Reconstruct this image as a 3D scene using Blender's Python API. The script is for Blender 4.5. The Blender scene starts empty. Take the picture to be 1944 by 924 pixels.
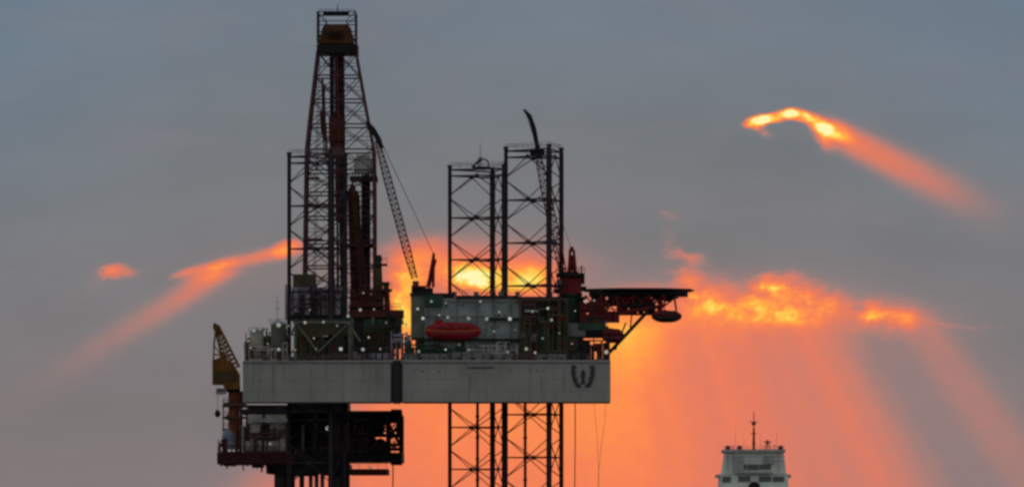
import bpy, math, random
from mathutils import Vector
R = math.radians
random.seed(11)
scene = bpy.context.scene
COL = scene.collection

# ------------------------------------------------------------------ measures
S = 0.0941          # metres covered by one photo pixel at 1000 m
D0 = 1000.0         # camera to near side of the rig
CZ = 8.0            # eye height above the sea
def X(px, y=0.0): return (px - 972) * S * (1 + y / D0)
def Z(py, y=0.0): return CZ + (1000 - py) * S * (1 + y / D0)
def P(px, py, y=0.0): return Vector((X(px, y), y, Z(py, y)))

# ------------------------------------------------------------------ materials
def mat(name, col, rough=0.6, metal=0.0, var=0.25, scale=0.5, rust=0.0, emit=None, strength=1.0):
    m = bpy.data.materials.new(name); m.use_nodes = True
    nt = m.node_tree; b = nt.nodes['Principled BSDF']
    b.inputs['Roughness'].default_value = min(0.9, rough + (0.2 if rough > 0.3 else 0))
    b.inputs['Specular IOR Level'].default_value = 0.12 if rough > 0.3 else 0.5
    b.inputs['Metallic'].default_value = metal
    tc = nt.nodes.new('ShaderNodeTexCoord')
    n = nt.nodes.new('ShaderNodeTexNoise'); n.inputs['Scale'].default_value = scale
    n.inputs['Detail'].default_value = 5
    nt.links.new(tc.outputs['Object'], n.inputs['Vector'])
    r = nt.nodes.new('ShaderNodeValToRGB')
    r.color_ramp.elements[0].position = 0.3; r.color_ramp.elements[1].position = 0.7
    r.color_ramp.elements[0].color = (*[c * (1 - var) for c in col], 1)
    r.color_ramp.elements[1].color = (*[min(1, c * (1 + var)) for c in col], 1)
    nt.links.new(n.outputs['Fac'], r.inputs['Fac'])
    out = r.outputs['Color']
    if rust > 0:
        mp = nt.nodes.new('ShaderNodeMapping'); mp.inputs['Scale'].default_value = (1, 1, 0.12)
        nt.links.new(tc.outputs['Object'], mp.inputs['Vector'])
        n2 = nt.nodes.new('ShaderNodeTexNoise'); n2.inputs['Scale'].default_value = 0.9; n2.inputs['Detail'].default_value = 6
        nt.links.new(mp.outputs['Vector'], n2.inputs['Vector'])
        r2 = nt.nodes.new('ShaderNodeValToRGB')
        r2.color_ramp.elements[0].position = 0.55; r2.color_ramp.elements[0].color = (0, 0, 0, 1)
        r2.color_ramp.elements[1].position = 0.75; r2.color_ramp.elements[1].color = (rust, rust, rust, 1)
        nt.links.new(n2.outputs['Fac'], r2.inputs['Fac'])
        mx = nt.nodes.new('ShaderNodeMix'); mx.data_type = 'RGBA'
        nt.links.new(r2.outputs['Color'], mx.inputs['Factor'])
        nt.links.new(out, mx.inputs['A']); mx.inputs['B'].default_value = (0.09, 0.04, 0.02, 1)
        out = mx.outputs['Result']
    nt.links.new(out, b.inputs['Base Color'])
    if emit:
        b.inputs['Emission Color'].default_value = (*emit, 1)
        b.inputs['Emission Strength'].default_value = strength
    return m

M = {}
M['leg'] = mat('leg paint', (0.045, 0.033, 0.040), 0.5, rust=0.4)
M['derrick'] = mat('derrick paint', (0.095, 0.036, 0.042), 0.5, rust=0.4)
M['dark'] = mat('dark steel', (0.03, 0.028, 0.03), 0.55, rust=0.3)
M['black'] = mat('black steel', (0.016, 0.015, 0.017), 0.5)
M['redbrown'] = mat('red brown primer', (0.085, 0.027, 0.022), 0.6, rust=0.3)
M['brown'] = mat('brown rusty steel', (0.10, 0.06, 0.05), 0.7, rust=0.6)
M['deckred'] = mat('deck edge red primer', (0.06, 0.018, 0.018), 0.6, rust=0.4)
M['crown'] = mat('ochre brown block paint', (0.12, 0.055, 0.026), 0.6, rust=0.4)
M['conveyor'] = mat('dark red brown paint', (0.050, 0.019, 0.017), 0.6, rust=0.5)
M['darkhouse'] = mat('murky green paint', (0.050, 0.050, 0.040), 0.6, rust=0.7)
M['grey'] = mat('mid grey paint', (0.20, 0.20, 0.20), 0.6, rust=0.4)
M['lightgrey'] = mat('light grey paint', (0.38, 0.38, 0.37), 0.55, rust=0.2)
M['clad'] = mat('purple grey cladding', (0.30, 0.275, 0.32), 0.6, rust=0.25)
M['quarters'] = mat('green grey quarters paint', (0.24, 0.28, 0.27), 0.55, rust=0.15)
M['green'] = mat('dark green paint', (0.032, 0.075, 0.048), 0.5, rust=0.3)
M['palegreen'] = mat('pale green paint', (0.135, 0.145, 0.11), 0.55, rust=0.3)
M['olive'] = mat('olive paint', (0.075, 0.065, 0.036), 0.6, rust=0.3)
M['red'] = mat('lifeboat red gel coat', (0.30, 0.016, 0.022), 0.35, var=0.2, rust=0.15)
M['darkred'] = mat('dark red paint', (0.16, 0.018, 0.022), 0.5, rust=0.3)
M['orange'] = mat('orange trim', (0.5, 0.16, 0.05), 0.5)
M['yellow'] = mat('ochre yellow crane paint', (0.175, 0.080, 0.018), 0.6, rust=0.95)
M['ochre'] = mat('rust orange paint', (0.19, 0.06, 0.026), 0.6, rust=0.5)
M['white'] = mat('white marine paint', (0.78, 0.80, 0.78), 0.45, var=0.06, rust=0.12)
M['tankblue'] = mat('blue grey tank paint', (0.22, 0.25, 0.33), 0.45, rust=0.15)
M['module'] = mat('khaki grey module', (0.42, 0.40, 0.34), 0.65, rust=0.45)
M['shipwhite'] = mat('weathered ship white', (0.64, 0.69, 0.62), 0.5, var=0.08, rust=0.25)
M['shipglass'] = mat('bridge window glass', (0.035, 0.055, 0.045), 0.12, var=0.2)
M['glass'] = mat('dark window glass', (0.012, 0.016, 0.016), 0.08, var=0.1)
M['rail'] = mat('galvanised rail', (0.16, 0.15, 0.15), 0.5, rust=0.3)
M['mark'] = mat('worn black hull marking', (0.055, 0.056, 0.058), 0.6, var=0.1)
M['shiphull'] = mat('ship hull blue black', (0.02, 0.03, 0.05), 0.4, rust=0.2)
M['lamp'] = mat('lit lamp lens', (0.8, 0.85, 0.8), 0.4, emit=(0.88, 1.0, 0.84), strength=0.34)
M['lampdim'] = mat('dim lamp lens', (0.7, 0.8, 0.7), 0.4, emit=(0.85, 1.0, 0.80), strength=0.13)
M['lampwarm'] = mat('lit warm lamp lens', (0.8, 0.75, 0.6), 0.4, emit=(1.0, 0.80, 0.58), strength=0.22)

def hull_material():
    m = mat('hull plate paint', (0.325, 0.330, 0.295), 0.55, var=0.10, scale=0.16, rust=0.42)
    nt = m.node_tree; b = nt.nodes['Principled BSDF']
    src = b.inputs['Base Color'].links[0].from_socket
    tc = nt.nodes.new('ShaderNodeTexCoord'); sx = nt.nodes.new('ShaderNodeSeparateXYZ'); cx = nt.nodes.new('ShaderNodeCombineXYZ')
    nt.links.new(tc.outputs['Object'], sx.inputs[0]); nt.links.new(sx.outputs['X'], cx.inputs['X']); nt.links.new(sx.outputs['Z'], cx.inputs['Y'])
    br = nt.nodes.new('ShaderNodeTexBrick'); br.inputs['Scale'].default_value = 1.0
    br.inputs['Brick Width'].default_value = 6.0; br.inputs['Row Height'].default_value = 2.05
    br.inputs['Mortar Size'].default_value = 0.035; br.inputs['Mortar Smooth'].default_value = 0.4
    br.inputs['Color1'].default_value = (1, 1, 1, 1); br.inputs['Color2'].default_value = (0.95, 0.95, 0.96, 1)
    br.inputs['Mortar'].default_value = (0.62, 0.59, 0.56, 1)
    nt.links.new(cx.outputs[0], br.inputs['Vector'])
    mx = nt.nodes.new('ShaderNodeMix'); mx.data_type = 'RGBA'; mx.blend_type = 'MULTIPLY'; mx.inputs['Factor'].default_value = 1
    nt.links.new(src, mx.inputs['A']); nt.links.new(br.outputs['Color'], mx.inputs['B'])
    nt.links.new(mx.outputs['Result'], b.inputs['Base Color'])
    return m
M['hull'] = hull_material()

def water_material():
    m = bpy.data.materials.new('sea water'); m.use_nodes = True
    nt = m.node_tree; b = nt.nodes['Principled BSDF']
    b.inputs['Base Color'].default_value = (0.02, 0.035, 0.045, 1); b.inputs['Roughness'].default_value = 0.12
    b.inputs['IOR'].default_value = 1.33
    tc = nt.nodes.new('ShaderNodeTexCoord')
    mp = nt.nodes.new('ShaderNodeMapping'); mp.inputs['Scale'].default_value = (0.05, 0.12, 1)
    n = nt.nodes.new('ShaderNodeTexNoise'); n.inputs['Scale'].default_value = 1; n.inputs['Detail'].default_value = 8
    bp = nt.nodes.new('ShaderNodeBump'); bp.inputs['Strength'].default_value = 0.8; bp.inputs['Distance'].default_value = 1.2
    nt.links.new(tc.outputs['Object'], mp.inputs[0]); nt.links.new(mp.outputs[0], n.inputs['Vector'])
    nt.links.new(n.outputs['Fac'], bp.inputs['Height']); nt.links.new(bp.outputs[0], b.inputs['Normal'])
    return m
M['water'] = water_material()

# ------------------------------------------------------------------ mesh builder
class MB:
    def __init__(s): s.v = []; s.f = []; s.cut = []
    def add(s, vs, fs):
        o = len(s.v); s.cut.append((o, len(s.f))); s.v += [tuple(v) for v in vs]; s.f += [tuple(i + o for i in f) for f in fs]; return s
    def box(s, x0, x1, y0, y1, z0, z1):
        v = [(x, y, z) for z in (z0, z1) for y in (y0, y1) for x in (x0, x1)]
        return s.add(v, [(0,2,3,1),(4,5,7,6),(0,1,5,4),(1,3,7,5),(3,2,6,7),(2,0,4,6)])
    def pbox(s, px0, px1, py0, py1, y0, y1):
        return s.box(X(px0, y0), X(px1, y0), y0, y1, Z(py1, y0), Z(py0, y0))
    def bar(s, p, q, r, r2=None, n=6):
        p = Vector(p); q = Vector(q); d = q - p
        if d.length < 1e-6: return s
        d.normalize(); a = Vector((0, 0, 1)) if abs(d.z) < 0.9 else Vector((0, 1, 0))
        u = d.cross(a).normalized(); w = d.cross(u); r2 = r if r2 is None else r2
        vs = []
        for c, rr in ((p, r), (q, r2)):
            for i in range(n):
                t = 2 * math.pi * (i + 0.5) / n
                vs.append(c + (u * math.cos(t) + w * math.sin(t)) * rr)
        fs = [(i, (i + 1) % n, n + (i + 1) % n, n + i) for i in range(n)]
        fs += [tuple(range(n - 1, -1, -1)), tuple(range(n, 2 * n))]
        return s.add(vs, fs)
    def path(s, pts, r, n=6):
        for a, b in zip(pts, pts[1:]): s.bar(a, b, r, n=n)
        return s
    def lathe(s, c, prof, n=16, axis='z'):
        c = Vector(c); vs = []
        for r, h in prof:
            for i in range(n):
                t = 2 * math.pi * i / n; a, b = r * math.cos(t), r * math.sin(t)
                vs.append(c + (Vector((a, b, h)) if axis == 'z' else Vector((h, a, b)) if axis == 'x' else Vector((a, h, b))))
        m = len(prof); fs = []
        for k in range(m - 1):
            for i in range(n):
                fs.append((k*n+i, k*n+(i+1)%n, (k+1)*n+(i+1)%n, (k+1)*n+i))
        fs += [tuple(range(n - 1, -1, -1)), tuple(range((m - 1) * n, m * n))]
        return s.add(vs, fs)
    def prism(s, poly, z0, z1):
        n = len(poly)
        vs = [(x, y, z0) for x, y in poly] + [(x, y, z1) for x, y in poly]
        fs = [(i, (i+1) % n, n+(i+1) % n, n+i) for i in range(n)] + [tuple(range(n-1, -1, -1)), tuple(range(n, 2*n))]
        return s.add(vs, fs)
    def prism_y(s, poly, y0, y1):
        n = len(poly)
        vs = [(x, y0, z) for x, z in poly] + [(x, y1, z) for x, z in poly]
        fs = [(i, (i+1) % n, n+(i+1) % n, n+i) for i in range(n)] + [tuple(range(n-1, -1, -1)), tuple(range(n, 2*n))]
        return s.add(vs, fs)
    def torus(s, c, r, t, axis='y', n=20):
        pts = []
        for i in range(n + 1):
            a = 2 * math.pi * i / n; u, w = r * math.cos(a), r * math.sin(a)
            pts.append(Vector(c) + (Vector((u, 0, w)) if axis == 'y' else Vector((u, w, 0)) if axis == 'z' else Vector((0, u, w))))
        return s.path(pts, t, 5)
    def rail(s, pts, h=1.1, step=1.6, r=0.035):
        for a, b in zip(pts, pts[1:]):
            a = Vector(a); b = Vector(b); L = (b - a).length; n = max(1, round(L / step))
            for k in range(n + 1):
                p = a.lerp(b, k / n); s.bar(p, p + Vector((0, 0, h)), r, n=4)
            for hh in (h, h * 0.55):
                s.bar(a + Vector((0, 0, hh)), b + Vector((0, 0, hh)), r, n=4)
        return s
    def build(s, name, m, parent=None):
        me = bpy.data.meshes.new(name)
        off = Vector((0, 0, 0)); p = parent
        while p is not None: off += p.location; p = p.parent
        me.from_pydata([(v[0]-off.x, v[1]-off.y, v[2]-off.z) for v in s.v], [], s.f)
        me.materials.append(M[m] if isinstance(m, str) else m)
        import bmesh
        bm = bmesh.new(); bm.from_mesh(me); bmesh.ops.recalc_face_normals(bm, faces=bm.faces); bm.to_mesh(me); bm.free()
        o = bpy.data.objects.new(name, me); COL.objects.link(o)
        if parent is not None: o.parent = parent
        return o

def build_each(mb, name, m, parent):
    """every primitive of the builder becomes a part of its own"""
    out = []; cuts = mb.cut + [(len(mb.v), len(mb.f))]
    for (v0, f0), (v1, f1) in zip(cuts, cuts[1:]):
        k = MB(); k.v = mb.v[v0:v1]; k.f = [tuple(i - v0 for i in f) for f in mb.f[f0:f1]]; out.append(k.build(name, m, parent))
    return out

def thing(name, label, cat, loc, group=None):
    o = bpy.data.objects.new(name, None); COL.objects.link(o); o.location = Vector(loc)
    o.empty_display_size = 1
    o['label'] = label; o['category'] = cat
    if group: o['group'] = group
    return o
def tag(o, label, cat, group=None):
    o['label'] = label; o['category'] = cat
    if group: o['group'] = group
    return o
def copy_thing(root, loc, rz=0.0, label=None):
    c = root.copy(); COL.objects.link(c); c.location = Vector(loc); c.rotation_euler = (0, 0, rz)
    if label: c['label'] = label
    for ch in list(root.children):
        d = ch.copy(); COL.objects.link(d); d.parent = c
        for g in list(ch.children):
            e = g.copy(); COL.objects.link(e); e.parent = d
    return c

def lamp(parent, px, py, y, w=0.30, warm=False):
    """a floodlight: round dark housing with a lit lens looking towards the sea"""
    p = P(px, py, y); w *= random.uniform(.55, 1.0)
    h = MB().lathe(p, [(w*0.55, 0.32), (w*0.95, 0.14), (w*1.05, 0.0)], 10, 'y')
    h.bar(p + Vector((0, 0.2, 0)), p + Vector((0, 0.25, -0.7)), 0.05, n=4)
    ho = h.build('flood_light', 'dark', parent)
    MB().lathe(p, [(w, -0.012), (w*0.8, -0.07), (w*0.35, -0.11)], 10, 'y').build('lens', 'lampwarm' if warm else random.choice(('lamp', 'lampdim', 'lampdim')), ho)

# ------------------------------------------------------------------ camera
cam = bpy.data.cameras.new('camera'); co = bpy.data.objects.new('camera', cam); COL.objects.link(co)
co.location = (0, -D0, CZ); co.rotation_euler = (R(90), 0, 0)
cam.sensor_width = 36; cam.lens = 36 * D0 / (1944 * S); cam.shift_y = (1000 - 462) / 1944
cam.clip_start = 1; cam.clip_end = 90000
scene.camera = co

# ------------------------------------------------------------------ sea
mb = MB(); mb.add([(-42000, -6000, 0), (42000, -6000, 0), (42000, 60000, 0), (-42000, 60000, 0)], [(0, 1, 2, 3)])
sea = mb.build('sea', 'water'); sea['kind'] = 'structure'

# ------------------------------------------------------------------ rig hull
DECK = Z(683, 0); KEEL = Z(763, 0)
A_ = (X(461, 5), 5.0); B_ = (X(748), 0.0); C_ = (X(1159), 0.0)
poly = [A_, B_, C_, (X(1159), 18), (2, 52), (-16, 52), (A_[0], 34)]
rig = thing('rig_hull', 'long pale grey barge hull of the jack-up rig with a black emblem at right', 'rig hull', (-15, 20, KEEL))
hb_ = MB().prism(poly, KEEL, DECK)
hb_.v = [(x, y, z + (1.9 if (z < KEEL + .1 and y > 15) else 0)) for x, y, z in hb_.v]     # the bottom rises away from the near side
hull = hb_.build('hull', 'hull', rig)
bv = hull.modifiers.new('edge', 'BEVEL'); bv.width = 0.12; bv.segments = 2
# fender recess strip where the two side panels meet
mb = MB().pbox(746, 761, 684, 766, -0.45, -0.003)
mb.pbox(742, 746, 690, 764, -0.18, 0.15); mb.pbox(761, 764, 690, 764, -0.18, -0.003)
mb.build('fender', 'dark', rig)
def on_left(px, d=-0.02):   # depth of the left side panel under a photo column
    t = (px - 461) / (748 - 461); return 5.0 * (1 - t) + d
mb = MB()
for px in (468, 520, 590, 650, 700): mb.bar(P(px, 690, on_left(px, -0.12)), P(px, 764, on_left(px, -0.12)), 0.05, n=4)
build_each(mb, 'drain_pipe', 'lightgrey', rig)
# sheer strake at deck edge and dark bar standing in for shade at keel
mb = MB()
mb.bar(P(461, 687, 4.9), P(746, 687, -0.1), 0.2, n=4); mb.bar(P(763, 687, -0.1), P(1159, 687, -0.1), 0.2, n=4)
mb.build('rubbing_strake', 'grey', rig)
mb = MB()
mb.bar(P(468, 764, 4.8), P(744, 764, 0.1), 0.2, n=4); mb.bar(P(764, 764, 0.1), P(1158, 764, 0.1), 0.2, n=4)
mb.build('keel_shade_bar', 'dark', rig)
mb = MB().rail([(A_[0]+.3, 5.3, DECK), (B_[0], .3, DECK), (C_[0]-.3, .3, DECK), (C_[0]-.3, 17, DECK)], 1.1, 1.8, 0.045)
mb.build('railing', 'rail', rig)
# emblem: two curved arms round a small central figure
for sx in (-1, 1):
    em = MB()
    pts = [P(1107 + sx*a, b, -0.07) for a, b in ((17, 693), (18.5, 699), (18.5, 708), (16.5, 717), (13, 726), (8.8, 733))]
    for i, (p, q) in enumerate(zip(pts, pts[1:])): em.bar(p, q, 0.37, 0.37, n=5)
    em.bar(P(1107 + sx*8.8, 733, -.08), P(1107 + sx*6.5, 729, -.08), 0.45, 0.3, n=6)
    for a, b in ((18.5, 701), (18, 710), (15.5, 720)):
        em.bar(P(1107 + sx*a, b, -0.07), P(1107 + sx*(a - 7), b - 5, -0.07), 0.16, 0.06, n=4)
    em.build('emblem', 'mark', rig)
fg = MB().prism_y([(X(a), Z(b)) for a, b in ((1107, 700), (1111, 705), (1112, 712), (1110, 719), (1112, 729), (1102, 729), (1104, 719), (1102, 712), (1103, 705))], -0.06, -0.005)
fg.build('emblem', 'mark', rig)
nb = MB().pbox(886, 940, 695, 699.5, -0.05, -0.004); nb.build('name_board', 'grey', rig)
lt = MB()
x = 888
while x < 937:
    w = random.choice((1.6, 2.2, 2.8)); lt.pbox(x, x+w, 695.8, 698.9, -0.075, -0.052); x += w + 1.1
lt.build('lettering', 'mark', rig)
dm = MB()
for px in (785, 800, 812, 832, 966, 985, 1004, 1018, 1028):
    dm.pbox(px, px+random.uniform(2, 5), 700 + random.uniform(0, 3), 706, -0.05, -0.004)
build_each(dm, 'draught_mark', 'grey', rig)
# low coaming / pipe deck along the edge
mb = MB()
for px0, px1, h in ((500, 560, 676), (560, 690, 672), (700, 742, 670)): mb.pbox(px0, px1, h, 683.2, on_left(px0, 1.6), on_left(px0, 2.6))
build_each(mb, 'coaming', 'clad', rig)
mb = MB()
for px0, px1, h in ((764, 850, 671), (852, 930, 668), (934, 985, 672), (1010, 1075, 671)): mb.pbox(px0, px1, h, 683.2, 1.0, 1.7)
build_each(mb, 'coaming', 'grey', rig)
mb = MB()
for k in range(34):
    px = 470 + k * 20.3; y = (on_left(px, 0.9) if px < 748 else 0.8)
    mb.bar(P(px, 684, y), P(px, random.uniform(664, 676), y), random.uniform(0.05, 0.16), n=5)
build_each(mb, 'vent_pipe', 'dark', rig)
mb = MB()
for k in range(26):
    px = 474 + k*26.5 + random.uniform(-6, 6); y = (on_left(px, .55) if px < 748 else .5); h = random.uniform(3, 9)
    mb.pbox(px, px + random.uniform(3, 9), 683 - h, 683.2, y, y + .8)
build_each(mb, 'deck_locker', 'brown', rig)
for px, py, y, wm in ((529, 663, 3.0, 0), (647, 662, 1.6, 0), (689, 663, 1.2, 0), (767, 648, 0.7, 0), (795, 667, .6, 0), (846, 663, .6, 0),
                      (890, 664, .6, 0), (964, 668, .6, 0), (999, 662, .6, 0), (1016, 669, .6, 1)):
    lamp(rig, px, py, y, 0.33, wm)

# ------------------------------------------------------------------ jack-up legs
LS = 112 * S; BAY = 7.75; NB = 10
hleg = LS / math.sqrt(3)
cv = [Vector((hleg*math.cos(R(a)), hleg*math.sin(R(a)), 0)) for a in (180, 60, -60)]
LEGTOP = 75.5
leg = thing('lattice_tower', 'x', 'rig leg', (0, 0, 0), 'triangular lattice legs of the jack-up rig')
for c in cv:
    ch = MB().bar(c + Vector((0, 0, -9)), c + Vector((0, 0, LEGTOP)), 0.36, n=10)
    ch.bar(c + Vector((0, 0, LEGTOP)), c + Vector((0, 0, LEGTOP + 0.5)), 0.46, n=10)
    cho = ch.build('chord', 'leg', leg)
    d = c.normalized(); rk = MB()
    t = Vector((-d.y, d.x, 0))
    for sg in (-1, 1):
        a = c + t * 0.36 * sg; b = c + t * 0.5 * sg
        rk.bar(Vector((a.x, a.y, -9)).lerp(Vector((b.x, b.y, -9)), .5), Vector((a.x, a.y, LEGTOP-.4)).lerp(Vector((b.x, b.y, LEGTOP-.4)), .5), 0.1, n=4)
        zz = 30
        while zz < LEGTOP - 1:
            p = c + t * 0.52 * sg + Vector((0, 0, zz)); rk.box(p.x-.06, p.x+.06, p.y-.06, p.y+.06, p.z-.09, p.z+.09); zz += 0.55
    rk.build('gear_rack', 'black', cho)
lev0 = LEGTOP - 1.5
ring = MB()
for i in range(3): ring.bar(cv[i] + Vector((0, 0, LEGTOP-.35)), cv[(i+1) % 3] + Vector((0, 0, LEGTOP-.35)), 0.15)
ring.build('top_frame', 'leg', leg)
tr = MB().rail([cv[0]+Vector((0,0,LEGTOP)), cv[2]+Vector((0,0,LEGTOP)), cv[1]+Vector((0,0,LEGTOP)), cv[0]+Vector((0,0,LEGTOP))], 0.9, 2.2, 0.04)
tr.build('railing', 'rail', leg)
for k in range(NB + 1):
    z = lev0 - k * BAY
    hb = MB()
    mids = []
    for i in range(3):
        a, b = cv[i], cv[(i+1) % 3]
        hb.bar(a + Vector((0,0,z)), b + Vector((0,0,z)), 0.13); mids.append((a+b)/2 + Vector((0,0,z)))
    for i in range(3): hb.bar(mids[i], mids[(i+1) % 3], 0.06, n=5)
    hb.build('horizontal_brace', 'leg', leg)
    db = MB()
    for i in range(3):
        a, b = cv[i], cv[(i+1) % 3]; m = mids[i]
        for c in (a, b):
            if k < NB: db.bar(m, c + Vector((0, 0, z - BAY*0.46)), 0.095)
            if k > 0: db.bar(m, c + Vector((0, 0, z + BAY*0.46)), 0.095)
            # gusset plates
            db.bar(m, m.lerp(c + Vector((0,0,z)), 0.10), 0.26, 0.15)
        db.bar(m + Vector((0,0,-.4)), m + Vector((0,0,.4)), 0.24)
    db.build('diagonal_brace', 'leg', leg)
def inner_pipe(px0, px1, py0, py1, y): pass
Lc = lambda p1, y: (X(p1, y) + hleg*math.cos(R(14)) , y)
def leg_pos(px, y1, rot):   # put chord 0 on photo column px at depth y1
    a = R(180) + rot
    return (X(px, y1) - hleg*math.cos(a), y1 - hleg*math.sin(a))
rotN = R(-12.6); rotF = R(12.6 - 1)
zt = lambda py, y: Z(py, y) - LEGTOP
px_, py_ = leg_pos(960.5, 14, rotN)
leg.location = (px_, py_, zt(282, 12)); leg.rotation_euler = (0, 0, rotN)
leg['label'] = 'rightmost and tallest bare lattice leg, nearest the red-brown right deck crane'
px_, py_ = leg_pos(854, 37, rotF)
legM = copy_thing(leg, (px_, py_, zt(318, 36)), rotF, 'middle lattice leg rising behind the quarters roof, topped by a small mast')
px_, py_ = leg_pos(549, 14, rotN)
legL = copy_thing(leg, (px_, py_, zt(293, 12)), rotN, 'left lattice leg standing in front of the tall drilling derrick')
# raw water pipes that hang down inside the legs
for px, y, lab in ((997, 10.5, 'thin upright water pipe inside the right lattice leg'), (906.5, 36.5, 'thin upright water pipe inside the middle lattice leg')):
    w = thing('water_pipe', lab, 'pipe', P(px, 760, y), 'water pipes hanging inside the rig legs')
    MB().bar(P(px, 1100, y), P(px, 640, y), 0.29, n=8).build('pipe', 'leg', w)
    c = MB()
    for py in (790, 830, 870, 910, 950): c.bar(P(px, py-2, y), P(px, py+2, y), 0.4, n=8)
    c.build('pipe_collar', 'dark', w)

# ------------------------------------------------------------------ leg-top mast on the middle leg
lm = thing('signal_mast', 'small signal mast with a round lamp cage on top of the middle leg', 'mast', P(912, 318, 36))
MB().bar(P(912, 318, 36), P(912, 272, 36), 0.09, 0.04).build('pole', 'dark', lm)
mb = MB().torus(P(918, 312, 35.8), 0.95, 0.14).torus(P(912, 300, 36), 0.5, 0.06, 'z', 10)
mb.bar(P(896, 318, 36), P(908, 306, 36), 0.2); mb.bar(P(908, 306, 36), P(914, 303, 36), 0.28)
mb.build('lamp_cage', 'dark', lm)
build_each(MB().pbox(897, 932, 316, 320, 34.5, 37), 'platform', 'dark', lm)

# ------------------------------------------------------------------ jack houses round the legs
def jack_house(label, px0, px1, py0, py1, y0, y1, brace, cases, fill):
    t = thing('jacking_frame', label, 'jacking frame', (X((px0+px1)/2, y0), (y0+y1)/2, DECK), 'jacking frames round the legs')
    ps = MB()
    for px in (px0, px1):
        for y in (y0, y1): ps.bar((X(px, y0), y, DECK-.05), (X(px, y0), y, Z(py0, y0)), 0.32, n=4)
    build_each(ps, 'corner_post', brace, t)
    tb = MB()
    for y in (y0, y1): tb.bar((X(px0, y0), y, Z(py0+2, y0)), (X(px1, y0), y, Z(py0+2, y0)), 0.3, n=4)
    for px in (px0, px1): tb.bar((X(px, y0), y0, Z(py0+2, y0)), (X(px, y0), y1, Z(py0+2, y0)), 0.3, n=4)
    tb.build('top_beam', brace, t)
    return t
jl = jack_house('pale green jacking frame with V braces round the left leg', 560, 664, 609, 683, 2.9, 20, 'palegreen', 0, 0)
vb = MB()
vb.bar(P(562, 613, 2.6), P(604, 668, 2.6), 0.18, n=6); vb.bar(P(604, 668, 2.6), P(662, 613, 2.6), 0.18, n=6)
vb.bar(P(662, 613, 2.6), P(684, 648, 2.6), 0.2, n=6); vb.bar(P(550, 640, 2.6), P(562, 613, 2.6), 0.2, n=6)
build_each(vb, 'v_brace', 'palegreen', jl)
build_each(MB().pbox(560, 664, 616, 636, 4.5, 6.3), 'walkway', 'olive', jl)
MB().pbox(566, 660, 638, 683, 5.2, 6.2).build('gear_case', 'black', jl)
mb = MB()
for px in range(566, 660, 12): mb.pbox(px, px+7, 646, 662, 4.7, 5.19)
build_each(mb, 'drive_motor', 'dark', jl)
MB().rail([(X(560,4), 4.4, Z(616, 4)), (X(664,4), 4.4, Z(616, 4))], 1.0, 1.5, 0.05).build('railing', 'palegreen', jl)
for px, py in ((579, 612), (614, 611), (661, 600)): lamp(jl, px, py, 2.3, 0.27 if px < 650 else 0.36, px == 579)

jr = jack_house('brown and grey jacking frame round the right leg beside quarters', 988, 1076, 566, 683, 2.5, 20, 'brown', 0, 0)
MB().pbox(990, 1018, 572, 668, 3.2, 6).build('gear_case', 'brown', jr)
mb = MB()
for i, py in enumerate((580, 602, 624, 646)):
    for px in (992, 1005): mb.pbox(px, px+9, py, py+13, 2.6, 3.19)
build_each(mb, 'drive_motor', 'dark', jr)
mb = MB(); mb.pbox(996, 1024, 588, 592, 1.9, 3.1); mb.pbox(990, 1030, 634, 638, 1.9, 3.1); build_each(mb, 'walkway', 'lightgrey', jr)
for px, py in ((1011, 591), (1030, 642)): lamp(jr, px, py, 1.7, 0.36)
mb = MB(); mb.bar(P(990, 630, 2.2), P(1022, 668, 2.2), .16); mb.bar(P(1022, 600, 2.2), P(992, 640, 2.2), .16); mb.build('brace', 'brown', jr)

# ------------------------------------------------------------------ cantilever and drill floor
YD = 64.0
ct = thing('cantilever', 'dark cantilever beams carrying the drill floor out behind the left leg', 'cantilever', (X(650, 40), 40, DECK))
for px in (575, 745):
    b = MB(); xa = X(px, 55)
    b.box(xa-.5, xa+.5, 24, 74, DECK+.6, DECK+1.2); b.box(xa-.5, xa+.5, 24, 74, Z(612, 60), Z(606, 60))
    for k in range(10):
        y = 24 + k*5
        b.bar((xa, y, DECK+1), (xa, y, Z(609, 60)), 0.2, n=4); b.bar((xa, y, DECK+1), (xa, y+5, Z(609, 60)), 0.18, n=4)
    b.build('beam', 'dark', ct)
b = MB()
for y in (26, 40, 54, 70): b.box(X(575, 55), X(745, 55), y, y+.6, DECK+1.2, DECK+3)
build_each(b, 'cross_beam', 'dark', ct)
MB().pbox(640, 690, 612, 683, 22, 24).build('pipe_deck_wall', 'dark', ct)

df = thing('drill_floor', 'grey clad drill floor with red-brown deck edge under the derrick', 'drill floor', (X(650, YD), YD, Z(606, YD)))
MB().pbox(553, 762, 600, 608, 54, 75).build('floor', 'dark', df)
w = MB().pbox(555, 652, 545, 600, 55, 55.4)
w.build('windwall', 'clad', df)
w = MB().pbox(541, 552, 540, 606, 55.5, 60); w.build('ventilation_duct', 'clad', df)
rb = MB()
for k in range(14): rb.bar(P(557 + k*7.2, 546, 54.95), P(557 + k*7.2, 600, 54.95), 0.07, n=4)
rb.bar(P(553, 568, 54.9), P(653, 568, 54.9), .12, n=4)
rb.build('cladding_rib', 'dark', df)
MB().pbox(556, 598, 520, 545, 56, 63).build('doghouse', 'olive', df)
MB().pbox(560, 572, 545, 560, 54.3, 54.9).build('control_cabin', 'tankblue', df)
lamp(df, 577, 561, 54.3, .3, True)
mb = MB(); mb.pbox(662, 766, 588, 602, 47, 52); mb.pbox(662, 735, 578, 582, 48, 52); build_each(mb, 'deck_edge', 'redbrown', df)
mb = MB().rail([(X(664,48), 47.2, Z(588, 48)), (X(760,48), 47.2, Z(588, 48))], 1.1, 1.6, .06); mb.build('railing', 'brown', df)
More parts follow.
